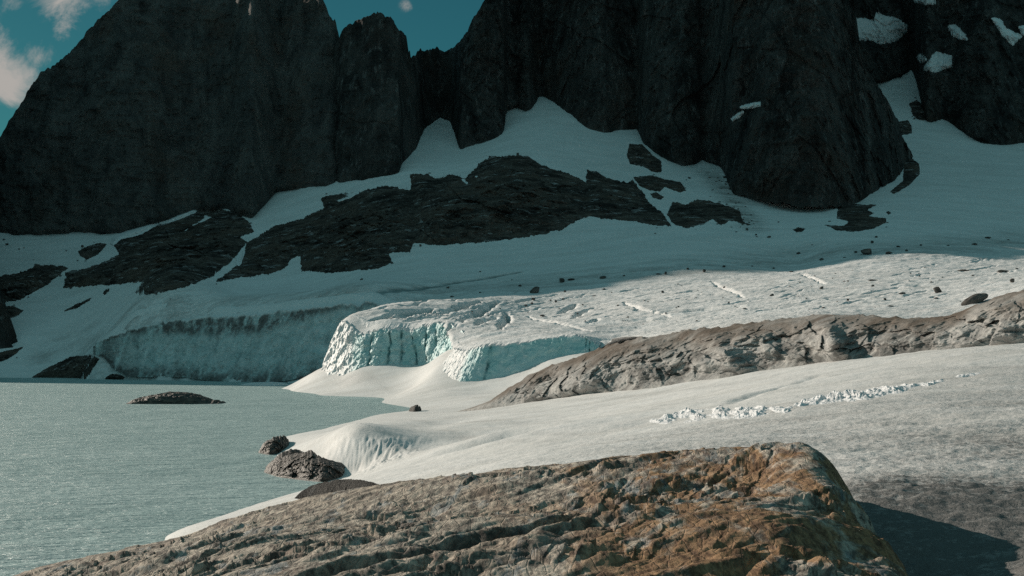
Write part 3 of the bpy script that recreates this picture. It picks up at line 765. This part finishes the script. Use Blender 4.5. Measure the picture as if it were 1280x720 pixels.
PAT = [
 ([(1066, 25), (1080, 24), (1094, 27), (1096, 17), (1102, 20), (1122, 24), (1132, 32), (1132, 39), (1120, 50), (1100, 54), (1090, 49), (1066, 49)], S4, 'largest snow patch on the dark wall beside the rounded buttress'),
 ([(1144, 1), (1168, -8), (1168, 4), (1156, 4)], S4, 'snow patch cut by the top picture edge on the right wall'),
 ([(1186, 33), (1193, 32), (1201, 38), (1208, 49), (1192, 45)], S4, 'slanting teardrop snow patch midway along the right wall'),
 ([(1241, 24), (1250, 25), (1256, 36), (1276, 45), (1266, 55), (1254, 43)], S4, 'long slanting snow patch near the right picture edge'),
 ([(1156, 86), (1170, 66), (1188, 71), (1188, 83), (1168, 89)], S4, 'ragged snow patch just above the snow gully'),
 ([(1148, 71), (1152, 69), (1157, 74), (1152, 77)], S4, 'tiny snow dot left of the ragged patch'),
 ([(1275, 34), (1290, 30), (1290, 44), (1278, 42)], S4, 'snow patch cut by the right picture edge'),
 ([(927, 134), (938, 131), (949, 129), (949, 131), (938, 134)], S3, 'thin snow strip on a ledge of the buttress wall'),
 ([(916, 149), (923, 143), (928, 140), (924, 145)], S3, 'short snow sliver below the ledge strip on the buttress'),
]
PATO = [
 ([(141, 304), (150, 297), (175, 291), (196, 279), (188, 279), (160, 289), (143, 298)], 'thin snow strip at the upper left edge of the striped outcrop'),
 ([(227, 291), (240, 286), (255, 278), (265, 271), (257, 271), (240, 279)], 'thin slanting snow strip in the middle of the striped outcrop'),
 ([(200, 278), (225, 268), (246, 261), (240, 266), (215, 276)], 'thin snow strip where the striped outcrop meets the wall'),
 ([(346, 309), (350, 301), (352, 308), (349, 314)], 'tiny snow fleck on the left block of the rock band'),
 ([(417, 251), (430, 247), (447, 241), (440, 248), (424, 254)], 'snow sliver on top of the left block of the rock band'),
 ([(592, 221), (598, 217), (601, 220), (596, 225)], 'snow fleck by the left shoulder of the domed block'),
 ([(579, 226), (585, 228), (588, 233), (582, 231)], 'lower snow fleck by the left shoulder of the domed block'),
 ([(298, 322), (304, 312), (303, 324), (298, 330)], 'narrow snow wedge between the striped outcrop and the rock band'),
]
class Front:
    """the snow lies on top of the outcrop's bulge"""
    def __init__(s, base, h): s.b, s.h = base, h
    def depth(s, px, py): return s.b.depth(px, py) - s.h
for k, (poly, sf, lab) in enumerate(PAT):
    piece('snow_patch', lab, 'snow patch', poly, Front(sf, 1.5), SN, 5.0, 1.2, 0.7, 1.8 if k not in (5, 7, 8) else 0.5, 5.0, 0.25, 300 + k * 2.0, 'snow patches on the dark rock')
for k, (poly, lab) in enumerate(PATO):
    piece('snow_patch', lab, 'snow patch', poly, Front(SG, 3.5), SN, 10.0, 3.2, 0.6, 1.0, 5.0, 0.15, 340 + k * 2.0, 'snow patches on the dark rock')

# ------------------------------------------------------------------ craggy rocks built up from a base line to a crest line
def crag(name, label, cat, base, top, mat, du, nv, L, seed, group=None, baseY=None, bumps=None, amp=1.0, lean=0.55, jag=1.0, back=1.0, sm=1, facet=1.0):
    x0, x1 = min(p[0] for p in base), max(p[0] for p in base)
    px = np.arange(x0, x1, du)
    pb = curve(base, px); pt = smooth_curve(top, px, sm)
    Y0 = baseY(px, pb)
    nk = max(3, int(12 / du)) * 2 + 1
    ker = np.hanning(nk + 2)[1:-1]; ker /= ker.sum(); Y0 = np.convolve(np.pad(Y0, nk // 2, mode='edge'), ker, 'valid')
    m = Y0 / F
    h0 = np.maximum((pb - pt) * m, 0.02)
    pt = pt - jag * np.minimum(1, (pb - pt) / 6) * 2.0 * fbm(np.stack([px * m / (0.45 * L), px * 0, px * 0 + seed], -1), 1, 4, seed)
    s = np.linspace(-0.14, 1, nv)[:, None]
    py = pb + (pt - pb) * s
    Y = Y0 + h0 * (lean * s + 1.7 * np.clip(s, 0, 1) ** 3)
    X2 = np.broadcast_to(px, Y.shape)
    R = U(X2, py, Y)
    sk = R.copy(); sk[..., 0] += 0.9 * sk[..., 2]
    env = sstep(-0.02, 0.25, s) * sstep(1.10, 0.72, s)
    d = L * (0.45 * fbm(sk, (2.4 * L, 2.4 * L, 1.7 * L), 4, seed) + 0.55 * np.abs(fbm(sk, (1.8 * L, 1.8 * L, 0.8 * L), 5, seed + 1, 0.5)) + 0.11 * fbm(sk, (.6 * L, .6 * L, .16 * L), 5, seed + 2, 0.6) + 0.03 * fbm(R, .16 * L, 3, seed + 3, .6))
    fc_ = np.zeros_like(d)
    for q in range(4):
        an = 0.3 + q * 0.8; sp = (1.1, 0.75, 0.5, 0.33)[q] * L
        uu = (R[..., 0] * math.cos(an) + R[..., 2] * 1.5 * math.sin(an)) / sp + 1.3 * fbm(R, 2.0 * L, 3, seed + 20 + q)
        cell = np.floor(uu); jit = np.sin(cell * 127.1 + q * 31.7 + seed) * 43758.5453; jit = jit - np.floor(jit)
        fc_ = fc_ + L * (0.22, 0.15, 0.09, 0.06)[q] * ((jit - 0.5) * 1.6 + (jit - .5) * 2.2 * (uu - cell - 0.5))
    d = d + facet * fc_
    if bumps is not None: d = d + bumps(X2, py)
    Y = Y - amp * env * d * np.clip(h0 / L, 0.2, 1.3)
    R = U(X2, py, Y)
    bk = []
    for f, dz in ((.25, .03), (0.9, -0.04), (2.0, -0.3), (3.6, -1.2)):
        p = R[-1].copy(); p[:, 1] += f * h0 * back; p[:, 0] *= p[:, 1] / R[-1][:, 1]; p[:, 2] = R[-1][:, 2] + dz * h0 + 0.10 * h0 * fbm(p, L * .6, 3, seed + 7); bk.append(p)
    A = np.concatenate([R, np.stack(bk)])
    tops = np.concatenate([np.broadcast_to(s, Y.shape), np.ones((4, len(px)))])
    o = grid_obj(name, A, mat, {'top': tops})
    return tag(o, label, cat, group)

def ridge_bumps(ax, py):
    b = 3.4 * np.exp(-((ax - (1036 + (py - 415) * 0.35)) / 13) ** 2) * sstep(397, 410, py)
    b = b + 3.6 * np.exp(-((ax - (752 - (py - 445) * 0.9)) / 24) ** 2)
    b = b - 1.6 * np.exp(-((ax - 1095) / 60) ** 2) * sstep(405, 420, py) - 2.0 * np.exp(-((ax - 985) / 26) ** 2) * sstep(405, 420, py)
    return b - 1.8 * np.exp(-((ax - 850) / 30) ** 2) - 1.5 * np.exp(-((ax - 690) / 14) ** 2) + 2.0 * np.exp(-((ax - 905 - (py - 440) * .6) / 14) ** 2)
rb = [(570, 516), (590, 513), (610, 510), (700, 500), (800, 489), (900, 474), (1010, 456), (1100, 447), (1200, 438), (1280, 429), (1600, 395)]
rt = [(570, 515), (592, 509), (612, 501), (630, 490), (650, 477), (675, 464), (700, 454), (720, 449), (735, 440), (760, 433), (800, 424), (835, 417), (870, 413), (930, 406), (985, 398), (1030, 393), (1060, 394), (1100, 397), (1150, 398), (1185, 396), (1205, 389), (1225, 380), (1245, 373), (1265, 368), (1285, 364), (1600, 350)]
crag('rock_ridge', 'long craggy grey rock ridge with brownish crest across the snow', 'rock ridge', rb, rt, RG, 1.0, 150, 4.6, 70, baseY=lambda a, b: curve([(570, 318), (610, 304), (700, 283), (800, 257), (900, 240), (1010, 226), (1100, 211), (1200, 198), (1280, 188), (1600, 172)], a), bumps=ridge_bumps, sm=1)
lakeY = lambda px, py: 26370 / (py - 440)
NSG = 'rocks along the near shore'
crag('shore_rock', 'black wet rock at the tip of the snow lobe in the lake', 'rock', [(323, 566), (335, 569), (346, 568), (356, 566), (364, 560)],
     [(323, 565), (328, 556), (334, 551), (343, 547), (356, 545), (361, 551), (364, 559)], SH, 0.35, 60, 1.1, 400, NSG, lakeY, amp=1.3, jag=1.4)
crag('shore_rock', 'brown and black layered rock under the fluted snow edge', 'rock', [(330, 590), (345, 596), (375, 600), (405, 603), (425, 600), (441, 593)],
     [(330, 589), (336, 581), (343, 576), (352, 573), (365, 569), (378, 566), (390, 565), (397, 571), (412, 577), (430, 579), (437, 584), (441, 592)], SH, 0.35, 90, 1.2, 410, NSG, lakeY, amp=1.3, jag=0.8, lean=1.2)
crag('shore_rock', 'low dark rock ledge joining the black tip rock to the layered shore rock', 'rock', [(332, 585), (345, 588), (355, 588), (372, 584), (388, 577)],
     [(332, 584), (339, 577), (346, 571), (354, 566), (364, 562), (374, 563), (388, 572)], SH, 0.35, 60, 1.1, 405, NSG, lakeY, amp=1.2, jag=1.0)
crag('shore_rock', 'small black lump standing in for a dark hole in the snow bank', 'rock', [(511, 514), (519, 516), (527, 513)], [(511, 513), (514, 508), (520, 506), (525, 508), (527, 512)], ST, 0.35, 30, 1.0, 430, NSG, SNF.depth)  # dark lump stands in for a hole in the snow
crag('rock_slab', 'dark low rock hump between the shore snow and the rusty rock', 'rock', [(368, 623), (395, 623), (430, 623), (490, 623)],
     [(368, 622.5), (377, 615), (390, 608), (403, 604), (420, 601), (445, 600), (465, 603), (478, 608), (490, 622)], MT, 0.5, 60, 1.2, 420, None, lambda a, b: curve([(368, 112), (490, 92)], a), amp=0.5, lean=0.15)

# ------------------------------------------------------------------ foreground rock
fc = []
cre = [(15, 722, 36), (60, 706, 36), (140, 690, 36), (215, 675, 36), (330, 634, 36), (450, 608, 36), (560, 597, 35.5), (640, 587, 35), (760, 572, 34), (900, 572, 33.5), (940, 571, 33), (975, 568, 31.8), (1005, 567, 30.5), (1030, 572, 29), (1046, 584, 28), (1057, 606, 27)]
for a, b, Y in cre:
    z = float(zof(b, Y)); fc += [(a, z, Y), (a, z - 0.9, Y + 2.6), (a, z - 3.2, Y + 7)]
for a in ([1035, 600, 25], [1082, 640, 24], [1118, 680, 21], [1138, 715, 19.3], [1155, 760, 17.5], [1000, 600, 25], [960, 590, 27], [900, 598, 27.5], [830, 600, 28], [760, 606, 28.5], [640, 618, 29.5], [560, 626, 30], [450, 640, 30.5], [330, 658, 31], [215, 688, 31], [1045, 640, 22.5], [1075, 690, 19.5], [1000, 640, 20.5], [1000, 720, 16.5], [900, 640, 21], [900, 720, 16.5], [760, 640, 22.5], [760, 720, 17],
          [640, 650, 23], [640, 720, 17.5], [450, 660, 25], [450, 720, 18.5], [300, 680, 26], [300, 720, 20.5], [150, 705, 28], [150, 735, 24], [0, 765, 24],
          [1100, 900, 12], [800, 900, 12], [500, 900, 12], [200, 910, 12], [-100, 920, 12]): fc.append((a[0], float(zof(a[1], a[2])), a[2]))
for a in ([1085, 11.6, 27.5], [1100, 11.2, 26], [1130, 10.9, 23.5], [1175, 10.7, 20], [1210, 10.7, 17.5], [1230, 10.5, 14], [1150, 10.0, 27], [1250, 9.5, 22], [1110, 10.3, 31], [-120, 9.2, 32], [-200, 8.5, 38]): fc.append(a)
ff = tps(fc, 2e-4)
fpx = np.arange(-220, 1262, 1.15)
FY = (11.4 * (48 / 11.4) ** np.linspace(0, 1, 560))[:, None] * np.ones_like(fpx)
FPX = np.broadcast_to(fpx, FY.shape)
FX = (FPX - 640) / F * FY
FZ = ff(FPX, FY)
R = np.stack([FX, FY, FZ], -1)
e = np.array([0.69, 0.724]); c = np.array([0.724, -0.69])        # along / across the layering in plan
along = FX * e[0] + FY * e[1]; acr = FX * c[0] + FY * c[1]
Q = np.stack([along * 0.28, acr, FZ * 0.6], -1)
wob = fbm(Q, 3.4, 4, 80)
def saw(x):
    f = x - np.floor(x)
    return np.where(f < 0.80, f / 0.80, (1 - f) / 0.20)
st1 = acr / 1.9 + 2.2 * wob + 0.35 * fbm(R, 1.4, 4, 81)
st2 = acr / 0.62 + 4.5 * wob + 0.8 * fbm(R, 0.8, 4, 82)
a1 = sstep(-0.10, 0.35, fbm(Q, 2.6, 3, 83)); a2 = sstep(0.0, 0.4, fbm(Q, 1.3, 3, 84))
Q3 = np.stack([along * 0.26, acr, FZ * 0.6], -1)
lump = np.abs(fbm(Q3 + 0.3 * wob[..., None], 0.9, 5, 86, 0.5)) * 2
lump2 = fbm(np.stack([along * 0.3, acr, FZ], -1), 0.36, 5, 87, 0.58)
h = 0.30 * fbm(R, 3.6, 4, 85) + 0.25 * a1 * (saw(st1) - 0.5) + 0.09 * a2 * (saw(st2) - 0.5) \
    + 0.10 * (lump - 0.4) + 0.038 * lump2 + 0.011 * fbm(R, 0.16, 3, 88, 0.6)
f1 = st1 - np.floor(st1); f2 = st2 - np.floor(st2)
ledge = np.maximum(a1 * sstep(0.78, 0.86, f1), 0.6 * a2 * sstep(0.80, 0.88, f2)) * (0.5 + 0.5 * sstep(-.2, .3, lump2))
cY = curve([(a, Y) for a, b, Y in cre], fpx)
cm = 1 - 0.6 * sstep(cY - 7, cY - 1, FY)
chip = fbm(np.stack([along * 0.5, acr, FZ], -1), 0.14, 3, 89, 0.6)
# split blocks: nearest of a jittered set of planes gives flat, sharp-edged facets
fac = np.zeros_like(FZ)
for q in range(3):
    an = 0.5 + q * 1.9; sp = (0.55, 0.34, 0.23)[q]
    uu = (along * math.cos(an) + acr * math.sin(an)) / sp + 1.6 * fbm(R, 1.5, 3, 95 + q)
    cell = np.floor(uu); jit = np.sin(cell * 127.1 + q * 31.7) * 43758.5453
    jit = jit - np.floor(jit)
    fac = fac + (0.105, 0.07, 0.042)[q] * ((jit - 0.5) * 2 + (jit - .5) * 2.4 * (uu - cell - 0.5))
fac = fac * sstep(-0.15, 0.3, fbm(R, 2.3, 3, 99))
FZ2 = FZ + (h + fac + 0.010 * chip) * cm - 0.05
rust = np.clip(0.12 + 0.95 * sstep(560, 860, FPX + 60 * pn(R / 1.5)) , 0, 1)
RF = np.stack([FX - 0.10 * (saw(st1) - .5) * a1 * c[0], FY - 0.1 * (saw(st1) - .5) * a1 * c[1], FZ2], -1)
keepf = (FZ2[:-1, :-1] > np.minimum(nf(FPX, FY) - 0.6, 20)[:-1, :-1]) & (FZ2[:-1, :-1] > 4)
fr = grid_obj('rock_outcrop', RF, BR, {'rust': rust, 'ledge': ledge}, keep=keepf)
tag(fr, 'large rust-orange and brown layered rock filling the foreground', 'rock outcrop')

# ------------------------------------------------------------------ shore rocks, islet, slab
ix = np.linspace(-1, 1, 260); iy = np.linspace(-1, 1, 120)
IX, IY = np.meshgrid(ix, iy)
cxp = U(220, 504, 412)
prof = curve([(-1, -0.6), (-0.93, 0.15), (-0.8, 1.0), (-0.5, 2.1), (-0.15, 2.9), (0.1, 3.05), (0.4, 2.4), (0.65, 1.2), (0.75, 0.5), (0.82, 0.75), (0.87, 0.2), (0.92, 0.45), (1, -0.6)], IX)
wid = np.sqrt(np.clip(1 - IY ** 2, 0, 1))
Pi = np.stack([cxp[0] + IX * 14.5, cxp[1] + IY * 7, prof * wid - 0.5 * (1 - wid)], -1)
Pi[..., 2] += (0.5 * fbm(Pi, (6, 3, 2), 5, 90, 0.55, ridged=True) + 0.35 * fbm(Pi, 1.6, 4, 91)) * sstep(-0.2, 1.0, Pi[..., 2])
isl = grid_obj('islet', Pi, SH); tag(isl, 'low dark whaleback rock standing alone in the lake', 'islet')

# ------------------------------------------------------------------ loose stones
def stone_mesh(seed, flat, angular):
    bm = bmesh.new(); bmesh.ops.create_icosphere(bm, subdivisions=4, radius=1)
    V = np.array([v.co for v in bm.verts])
    n = fbm(V, 1.3, 4, seed); d = 1 + 0.45 * n
    rs = np.random.default_rng(int(seed * 10))
    V = V * d[:, None]
    for _ in range(angular):              # cut flat facets
        ax_ = rs.normal(size=3); ax_ /= np.linalg.norm(ax_); lim = rs.uniform(0.5, 0.8)
        q = V @ ax_; V = V - np.outer(np.maximum(q - lim, 0), ax_)
    V = V * [1, 0.8, flat]
    Fc = np.array([[v.index for v in f.verts] for f in bm.faces]); bm.free()
    me_o = mesh_obj('boulder', V, Fc, ST, smooth=True)
    me = me_o.data; bpy.data.objects.remove(me_o)
    return me
SM = [stone_mesh(1.1, .7, 9), stone_mesh(2.3, .55, 7), stone_mesh(3.7, .4, 10), stone_mesh(4.9, .8, 8), stone_mesh(6.1, .35, 8)]
def stone(px, py, wpx, var, label, group, surf=SG, name='boulder', cat='boulder', rz=0.0, tall=1.0, sink=0.15):
    p = surf.at(px, py); r = wpx * p[1] / F / 2
    o = bpy.data.objects.new(name, SM[var]); COL.objects.link(o)
    o.scale = (r, r, r * tall); o.rotation_euler = (0, 0, rz)
    fl = (.7, .55, .4, .8, .35)[var]
    o.location = (p[0], p[1], p[2] + r * tall * fl * (1 - 2 * sink))
    return tag(o, label, cat, group)
GB = 'boulders lying on the glacier'
stone(669, 366, 15, 0, 'big dark boulder alone at the shade line on the glacier', GB, rz=.4)
stone(1172, 366, 17, 1, 'dark hump-shaped boulder on the sunlit ice above the ridge end', GB, rz=1.1)
bs = stone(1218, 379, 36, 2, 'large slanting grey slab leaning behind the right end of the ridge', GB, rz=0.2, tall=1.1, sink=.25); bs.rotation_euler = (0, -0.28, 0.15)
stone(1266, 353, 7, 3, 'small dark stone on bright ice near the right picture edge', GB)
stone(1253, 340, 16, 4, 'flat grey stone low on the ice near the right picture edge', GB, tall=.6)
stone(1205, 339, 20, 4, 'thin dark streak of stone on the bright ice below the shade line', GB, tall=.4, rz=.2)
stone(1091, 351, 13, 4, 'flat grey stone midway on the bright ice', GB, tall=.5)
stone(1128, 368, 9, 1, 'brown stone with a trailing dirt streak right of the ridge crest', GB, tall=.7)
stone(1027, 361, 6, 0, 'squarish little stone on ice above the ridge crest', GB)
stone(1113, 383, 8, 4, 'flat stone on the ice just above the ridge saddle', GB, tall=.6)
stone(465, 507.5, 22, 4, 'thin dark fleck on the lake surface by the snow bank', 'rocks along the near shore', SNF, 'shore_rock', 'rock', 0, 0.25, 0)  # dark fleck on the water, drawn with a flattened stone mesh
bpy.data.objects[-1] if False else None
small = []
for px, py, w in ((1091, 358, 6), (1060, 352, 4), (1029, 385, 5), (1106, 375, 4), (1170, 373, 6), (965, 370, 7), (987, 358, 3), (1055, 352, 4), (667, 375, 6), (657, 382, 7), (665, 380, 5), (688, 376, 4), (704, 374, 6), (695, 378, 4),
                  (678, 395, 8), (772, 382, 4), (785, 397, 4), (806, 376, 4), (828, 366, 4), (743, 370, 5), (755, 362, 5), (706, 365, 5), (870, 372, 3), (905, 360, 4), (931, 386, 5), (848, 384, 4), (1216, 345, 4), (1271, 336, 4),
                  (1060, 376, 4), (1008, 373, 3), (722, 392, 4), (610, 395, 4), (625, 386, 3), (590, 390, 3)):
    small.append((px, py, w, 'small dark stone scattered on the sunlit glacier ice', 'stones on the sunlit ice'))
re_ = np.random.default_rng(9)
for poly, H, rise, lab in OUT[:21]:
    pp = np.array(poly, float)
    if H < 3: continue
    for q in range(int(4 + H * 0.5)):
        a = re_.integers(len(pp)); t_ = re_.uniform()
        x, y = pp[a] * (1 - t_) + pp[(a + 1) % len(pp)] * t_ + re_.normal(0, 2.6, 2) + [0, 1.0]
        if x > 3: small.append((x, y, re_.uniform(1.6, 4.5), 'small stone lying in the snow along the edge of a dark outcrop', 'stones along the outcrop edges'))
rs = np.random.default_rng(5)
for k in range(60):
    px = rs.uniform(560, 1275); top = curve([(560, 384), (640, 374), (800, 360), (1000, 341), (1275, 328)], px); bot = curve([(560, 400), (740, 415), (900, 400), (1030, 388), (1200, 384), (1275, 358)], px)
    small.append((px, rs.uniform(top, bot), rs.uniform(1.6, 3.2), 'small dark stone scattered on the sunlit glacier ice', 'stones on the sunlit ice'))
for px, py, w in ((998, 317, 7), (1027, 325, 7), (1084, 318, 20), (1110, 317, 13), (1070, 316, 5), (1218, 306, 8), (1123, 309, 6), (1151, 307, 5), (1235, 298, 8), (1090, 304, 5), (1056, 322, 5), (1133, 314, 5), (967, 336, 5), (989, 340, 6),
                  (702, 353, 9), (714, 350, 12), (753, 348, 10), (650, 358, 6), (823, 343, 7), (832, 343, 5), (565, 371, 6), (452, 350, 5), (905, 334, 6), (940, 333, 5), (880, 340, 5), (1185, 307, 5), (560, 360, 5), (600, 366, 4), (780, 345, 5), (860, 337, 4), (1260, 300, 5)):
    small.append((px, py, w, 'small dark stone in the shaded dirt band along the shade line', 'stones in the shaded band'))
for k in range(46):
    a = rng.uniform(0, 1); px = 884 + 56 * a + rng.normal(0, 6); py = 212 + 72 * a + rng.normal(0, 7)
    if px < 1000 and py > 214 + max(0, (px - 900)) * .5: small.append((px, py, rng.uniform(1.8, 4.2), 'small stone in the fan of rubble below the buttress gully', 'stones of the rubble fan'))
for px, py, w in ((920, 290, 4), (934, 288, 5), (946, 296, 4), (961, 297, 6), (973, 278, 4), (1037, 277, 4), (1095, 297, 4), (1015, 306, 3), (862, 223, 5), (858, 225, 3), (819, 292, 3), (600, 340, 3), (640, 350, 4)):
    small.append((px, py, w, 'small stone lying on the shaded snow slope below the walls', 'stones on the shaded slope'))
for px, py, w in ((5, 300, 4), (9, 306, 6), (30, 310, 3), (24, 312, 3), (42, 325, 3), (83, 314, 3), (97, 326, 3), (213, 374, 3)):
    small.append((px, py, w, 'small dark stone on the left snow slope below the great wall', 'stones on the left slope'))
for k, (px, py, w, lab, grp) in enumerate(small):
    stone(px, py, w, k % 5, lab, grp, name='stone', cat='stone', rz=rng.uniform(0, 6), tall=rng.uniform(.6, 1.0))

# ------------------------------------------------------------------ broken snow lumps
line = [(800, 529), (850, 522), (900, 517), (940, 515), (985, 512), (1010, 503), (1060, 495), (1110, 488), (1160, 480), (1200, 470), (1262, 461)]
wid = [(800, 0.5), (825, 4), (850, 8), (900, 8), (940, 7), (975, 3.5), (1000, 3), (1030, 5), (1060, 7), (1120, 6), (1150, 2.5), (1200, 2.2), (1262, 0.5)]
gx = np.arange(800, 1262, 0.55)
gt = np.linspace(-1, 1, 90)[:, None]
cen = curve(line, gx) + 1.5 * fbm(np.stack([gx / 14, gx * 0, gx * 0 + 2], -1), 1, 3, 5)
PX = np.broadcast_to(gx, (90, len(gx)))
PY = cen - gt * curve(wid, gx) * 1.25
R = SNF.at(PX, PY)
m = sstep(1, 0.35, np.abs(gt)) * np.clip(0.35 + 1.4 * fbm(np.stack([PX / 22, PY / 9, PX * 0], -1), 1, 3, 33), 0.05, 1.2)
bil = 1 - 2.0 * np.abs(fbm(R * [1, 0.55, 1], 1.05, 4, 31, 0.6)); bil2 = fbm(R * [1, 0.6, 1], 0.42, 4, 32, 0.62)
hh = 0.62 * m * np.clip(0.10 + 0.75 * bil + 0.45 * bil2, 0, 1.3) * sstep(0.5, 6, curve(wid, gx)) ** 0.5
R = R.copy(); R[..., 2] += hh - 0.05
rub = grid_obj('snow_ridge', R, SN)
tag(rub, 'rough strip of broken wind-cut snow crossing the smooth sunlit snow', 'snow ridge')

# ------------------------------------------------------------------ sky, sun, camera
W = bpy.data.worlds.new('World'); SC.world = W; W.use_nodes = True
nt = W.node_tree; nt.nodes.clear()
def wn(t, ins=None, out=0, **k):
    nd = nt.nodes.new('ShaderNode' + t)
    for a, b in k.items(): setattr(nd, a, b)
    for a, b in (ins or {}).items():
        if hasattr(b, 'is_output'): nt.links.new(b, nd.inputs[a])
        else: nd.inputs[a].default_value = b
    return nd.outputs[out]
el = math.asin(SUN[2]); az = math.atan2(SUN[0], SUN[1])
sky = wn('TexSky', sky_type='NISHITA', sun_disc=False, sun_elevation=el, sun_rotation=az, altitude=1200, air_density=1.0, dust_density=0.6, ozone_density=2.0)
tint = wn('Mix', {0: 1.0, 6: sky, 7: (0.145, 0.49, 0.405, 1)}, 2, data_type='RGBA', blend_type='MULTIPLY')
tc = wn('TexCoord')
def dirv(px, py):
    v = np.array([(px - 640) / F, 1, -(py - HZ) / F]); return tuple(v / np.linalg.norm(v))
cn = wn('TexNoise', {'Vector': tc, 'Scale': 21.0, 'Detail': 9.0, 'Roughness': 0.72, 'Distortion': 0.6})
acc = None
for px, py, r, amp in ((5, 95, 62, 1.15), (-60, 60, 90, 1.2), (85, 5, 60, 0.9), (130, -10, 50, .8), (78, 30, 30, .75), (45, 68, 30, .8), (10, 118, 30, .9), (508, 7, 13, .62), (-160, 20, 130, 1), (10, 0, 26, .5)):
    dst = wn('VectorMath', {0: tc, 1: dirv(px, py)}, 1, operation='DISTANCE')
    b = wn('MapRange', {'Value': dst, 'From Min': 0.0, 'From Max': r / F, 'To Min': amp, 'To Max': 0.0}, interpolation_type='SMOOTHSTEP')
    acc = b if acc is None else wn('Math', {0: acc, 1: b}, operation='MAXIMUM')
dens = wn('Math', {0: wn('Math', {0: acc, 1: 0.30}, operation='MULTIPLY'), 1: cn}, operation='ADD')
mask = wn('MapRange', {'Value': dens, 'From Min': 0.56, 'From Max': 0.90, 'To Min': 0.0, 'To Max': 0.92}, interpolation_type='SMOOTHSTEP')
mask = wn('Math', {0: mask, 1: wn('MapRange', {'Value': acc, 'From Min': 0.0, 'From Max': 0.25}, )}, operation='MULTIPLY')
sep = wn('SeparateXYZ', {0: tc}, 1)
sepz = wn('SeparateXYZ', {0: tc}, 2)
away = wn('Math', {0: wn('MapRange', {'Value': sep, 'From Min': 0.55, 'From Max': 0.0}), 1: wn('MapRange', {'Value': sepz, 'From Min': 0.42, 'From Max': 0.75})}, operation='MAXIMUM')
cn2 = wn('TexNoise', {'Vector': tc, 'Scale': 2.2, 'Detail': 6.0, 'Roughness': 0.6})
fill_cloud = wn('Math', {0: away, 1: wn('MapRange', {'Value': cn2, 'From Min': 0.3, 'From Max': 0.62, 'To Min': 0.25, 'To Max': 0.95})}, operation='MULTIPLY')
tint = wn('Mix', {0: fill_cloud, 6: tint, 7: (1.85, 3.9, 4.2, 1)}, 2, data_type='RGBA')   # unseen bright cloud added overhead and behind as fill light
cloudy = wn('Mix', {0: mask, 6: tint, 7: (7.5, 6.9, 6.4, 1)}, 2, data_type='RGBA')
bg = wn('Background', {'Color': cloudy, 'Strength': 0.06})
wo = nt.nodes.new('ShaderNodeOutputWorld'); nt.links.new(bg, wo.inputs['Surface'])

sl = bpy.data.lights.new('sun', 'SUN'); sl.energy = 5.0; sl.angle = math.radians(0.42); sl.color = (1.0, 0.88, 0.75)
so = bpy.data.objects.new('sun', sl); COL.objects.link(so)
from mathutils import Vector
so.rotation_euler = Vector(SUN).to_track_quat('Z', 'Y').to_euler()
so.location = (-300, 300, 400)

cam = bpy.data.cameras.new('camera'); co = bpy.data.objects.new('camera', cam); COL.objects.link(co)
co.location = (0, 0, EYE); co.rotation_euler = (math.radians(90), 0, 0)
cam.sensor_width = 36; cam.lens = 36 * F / 1280; cam.shift_y = 80 / 1280
cam.clip_start = 0.5; cam.clip_end = 20000
SC.camera = co
SC.view_settings.view_transform = 'Standard'; SC.view_settings.look = 'None'; SC.view_settings.exposure = 0; SC.view_settings.gamma = 1
SC.cycles.use_denoising = False
SC.cycles.sample_clamp_indirect = 3.0; SC.cycles.max_bounces = 5; SC.cycles.diffuse_bounces = 3
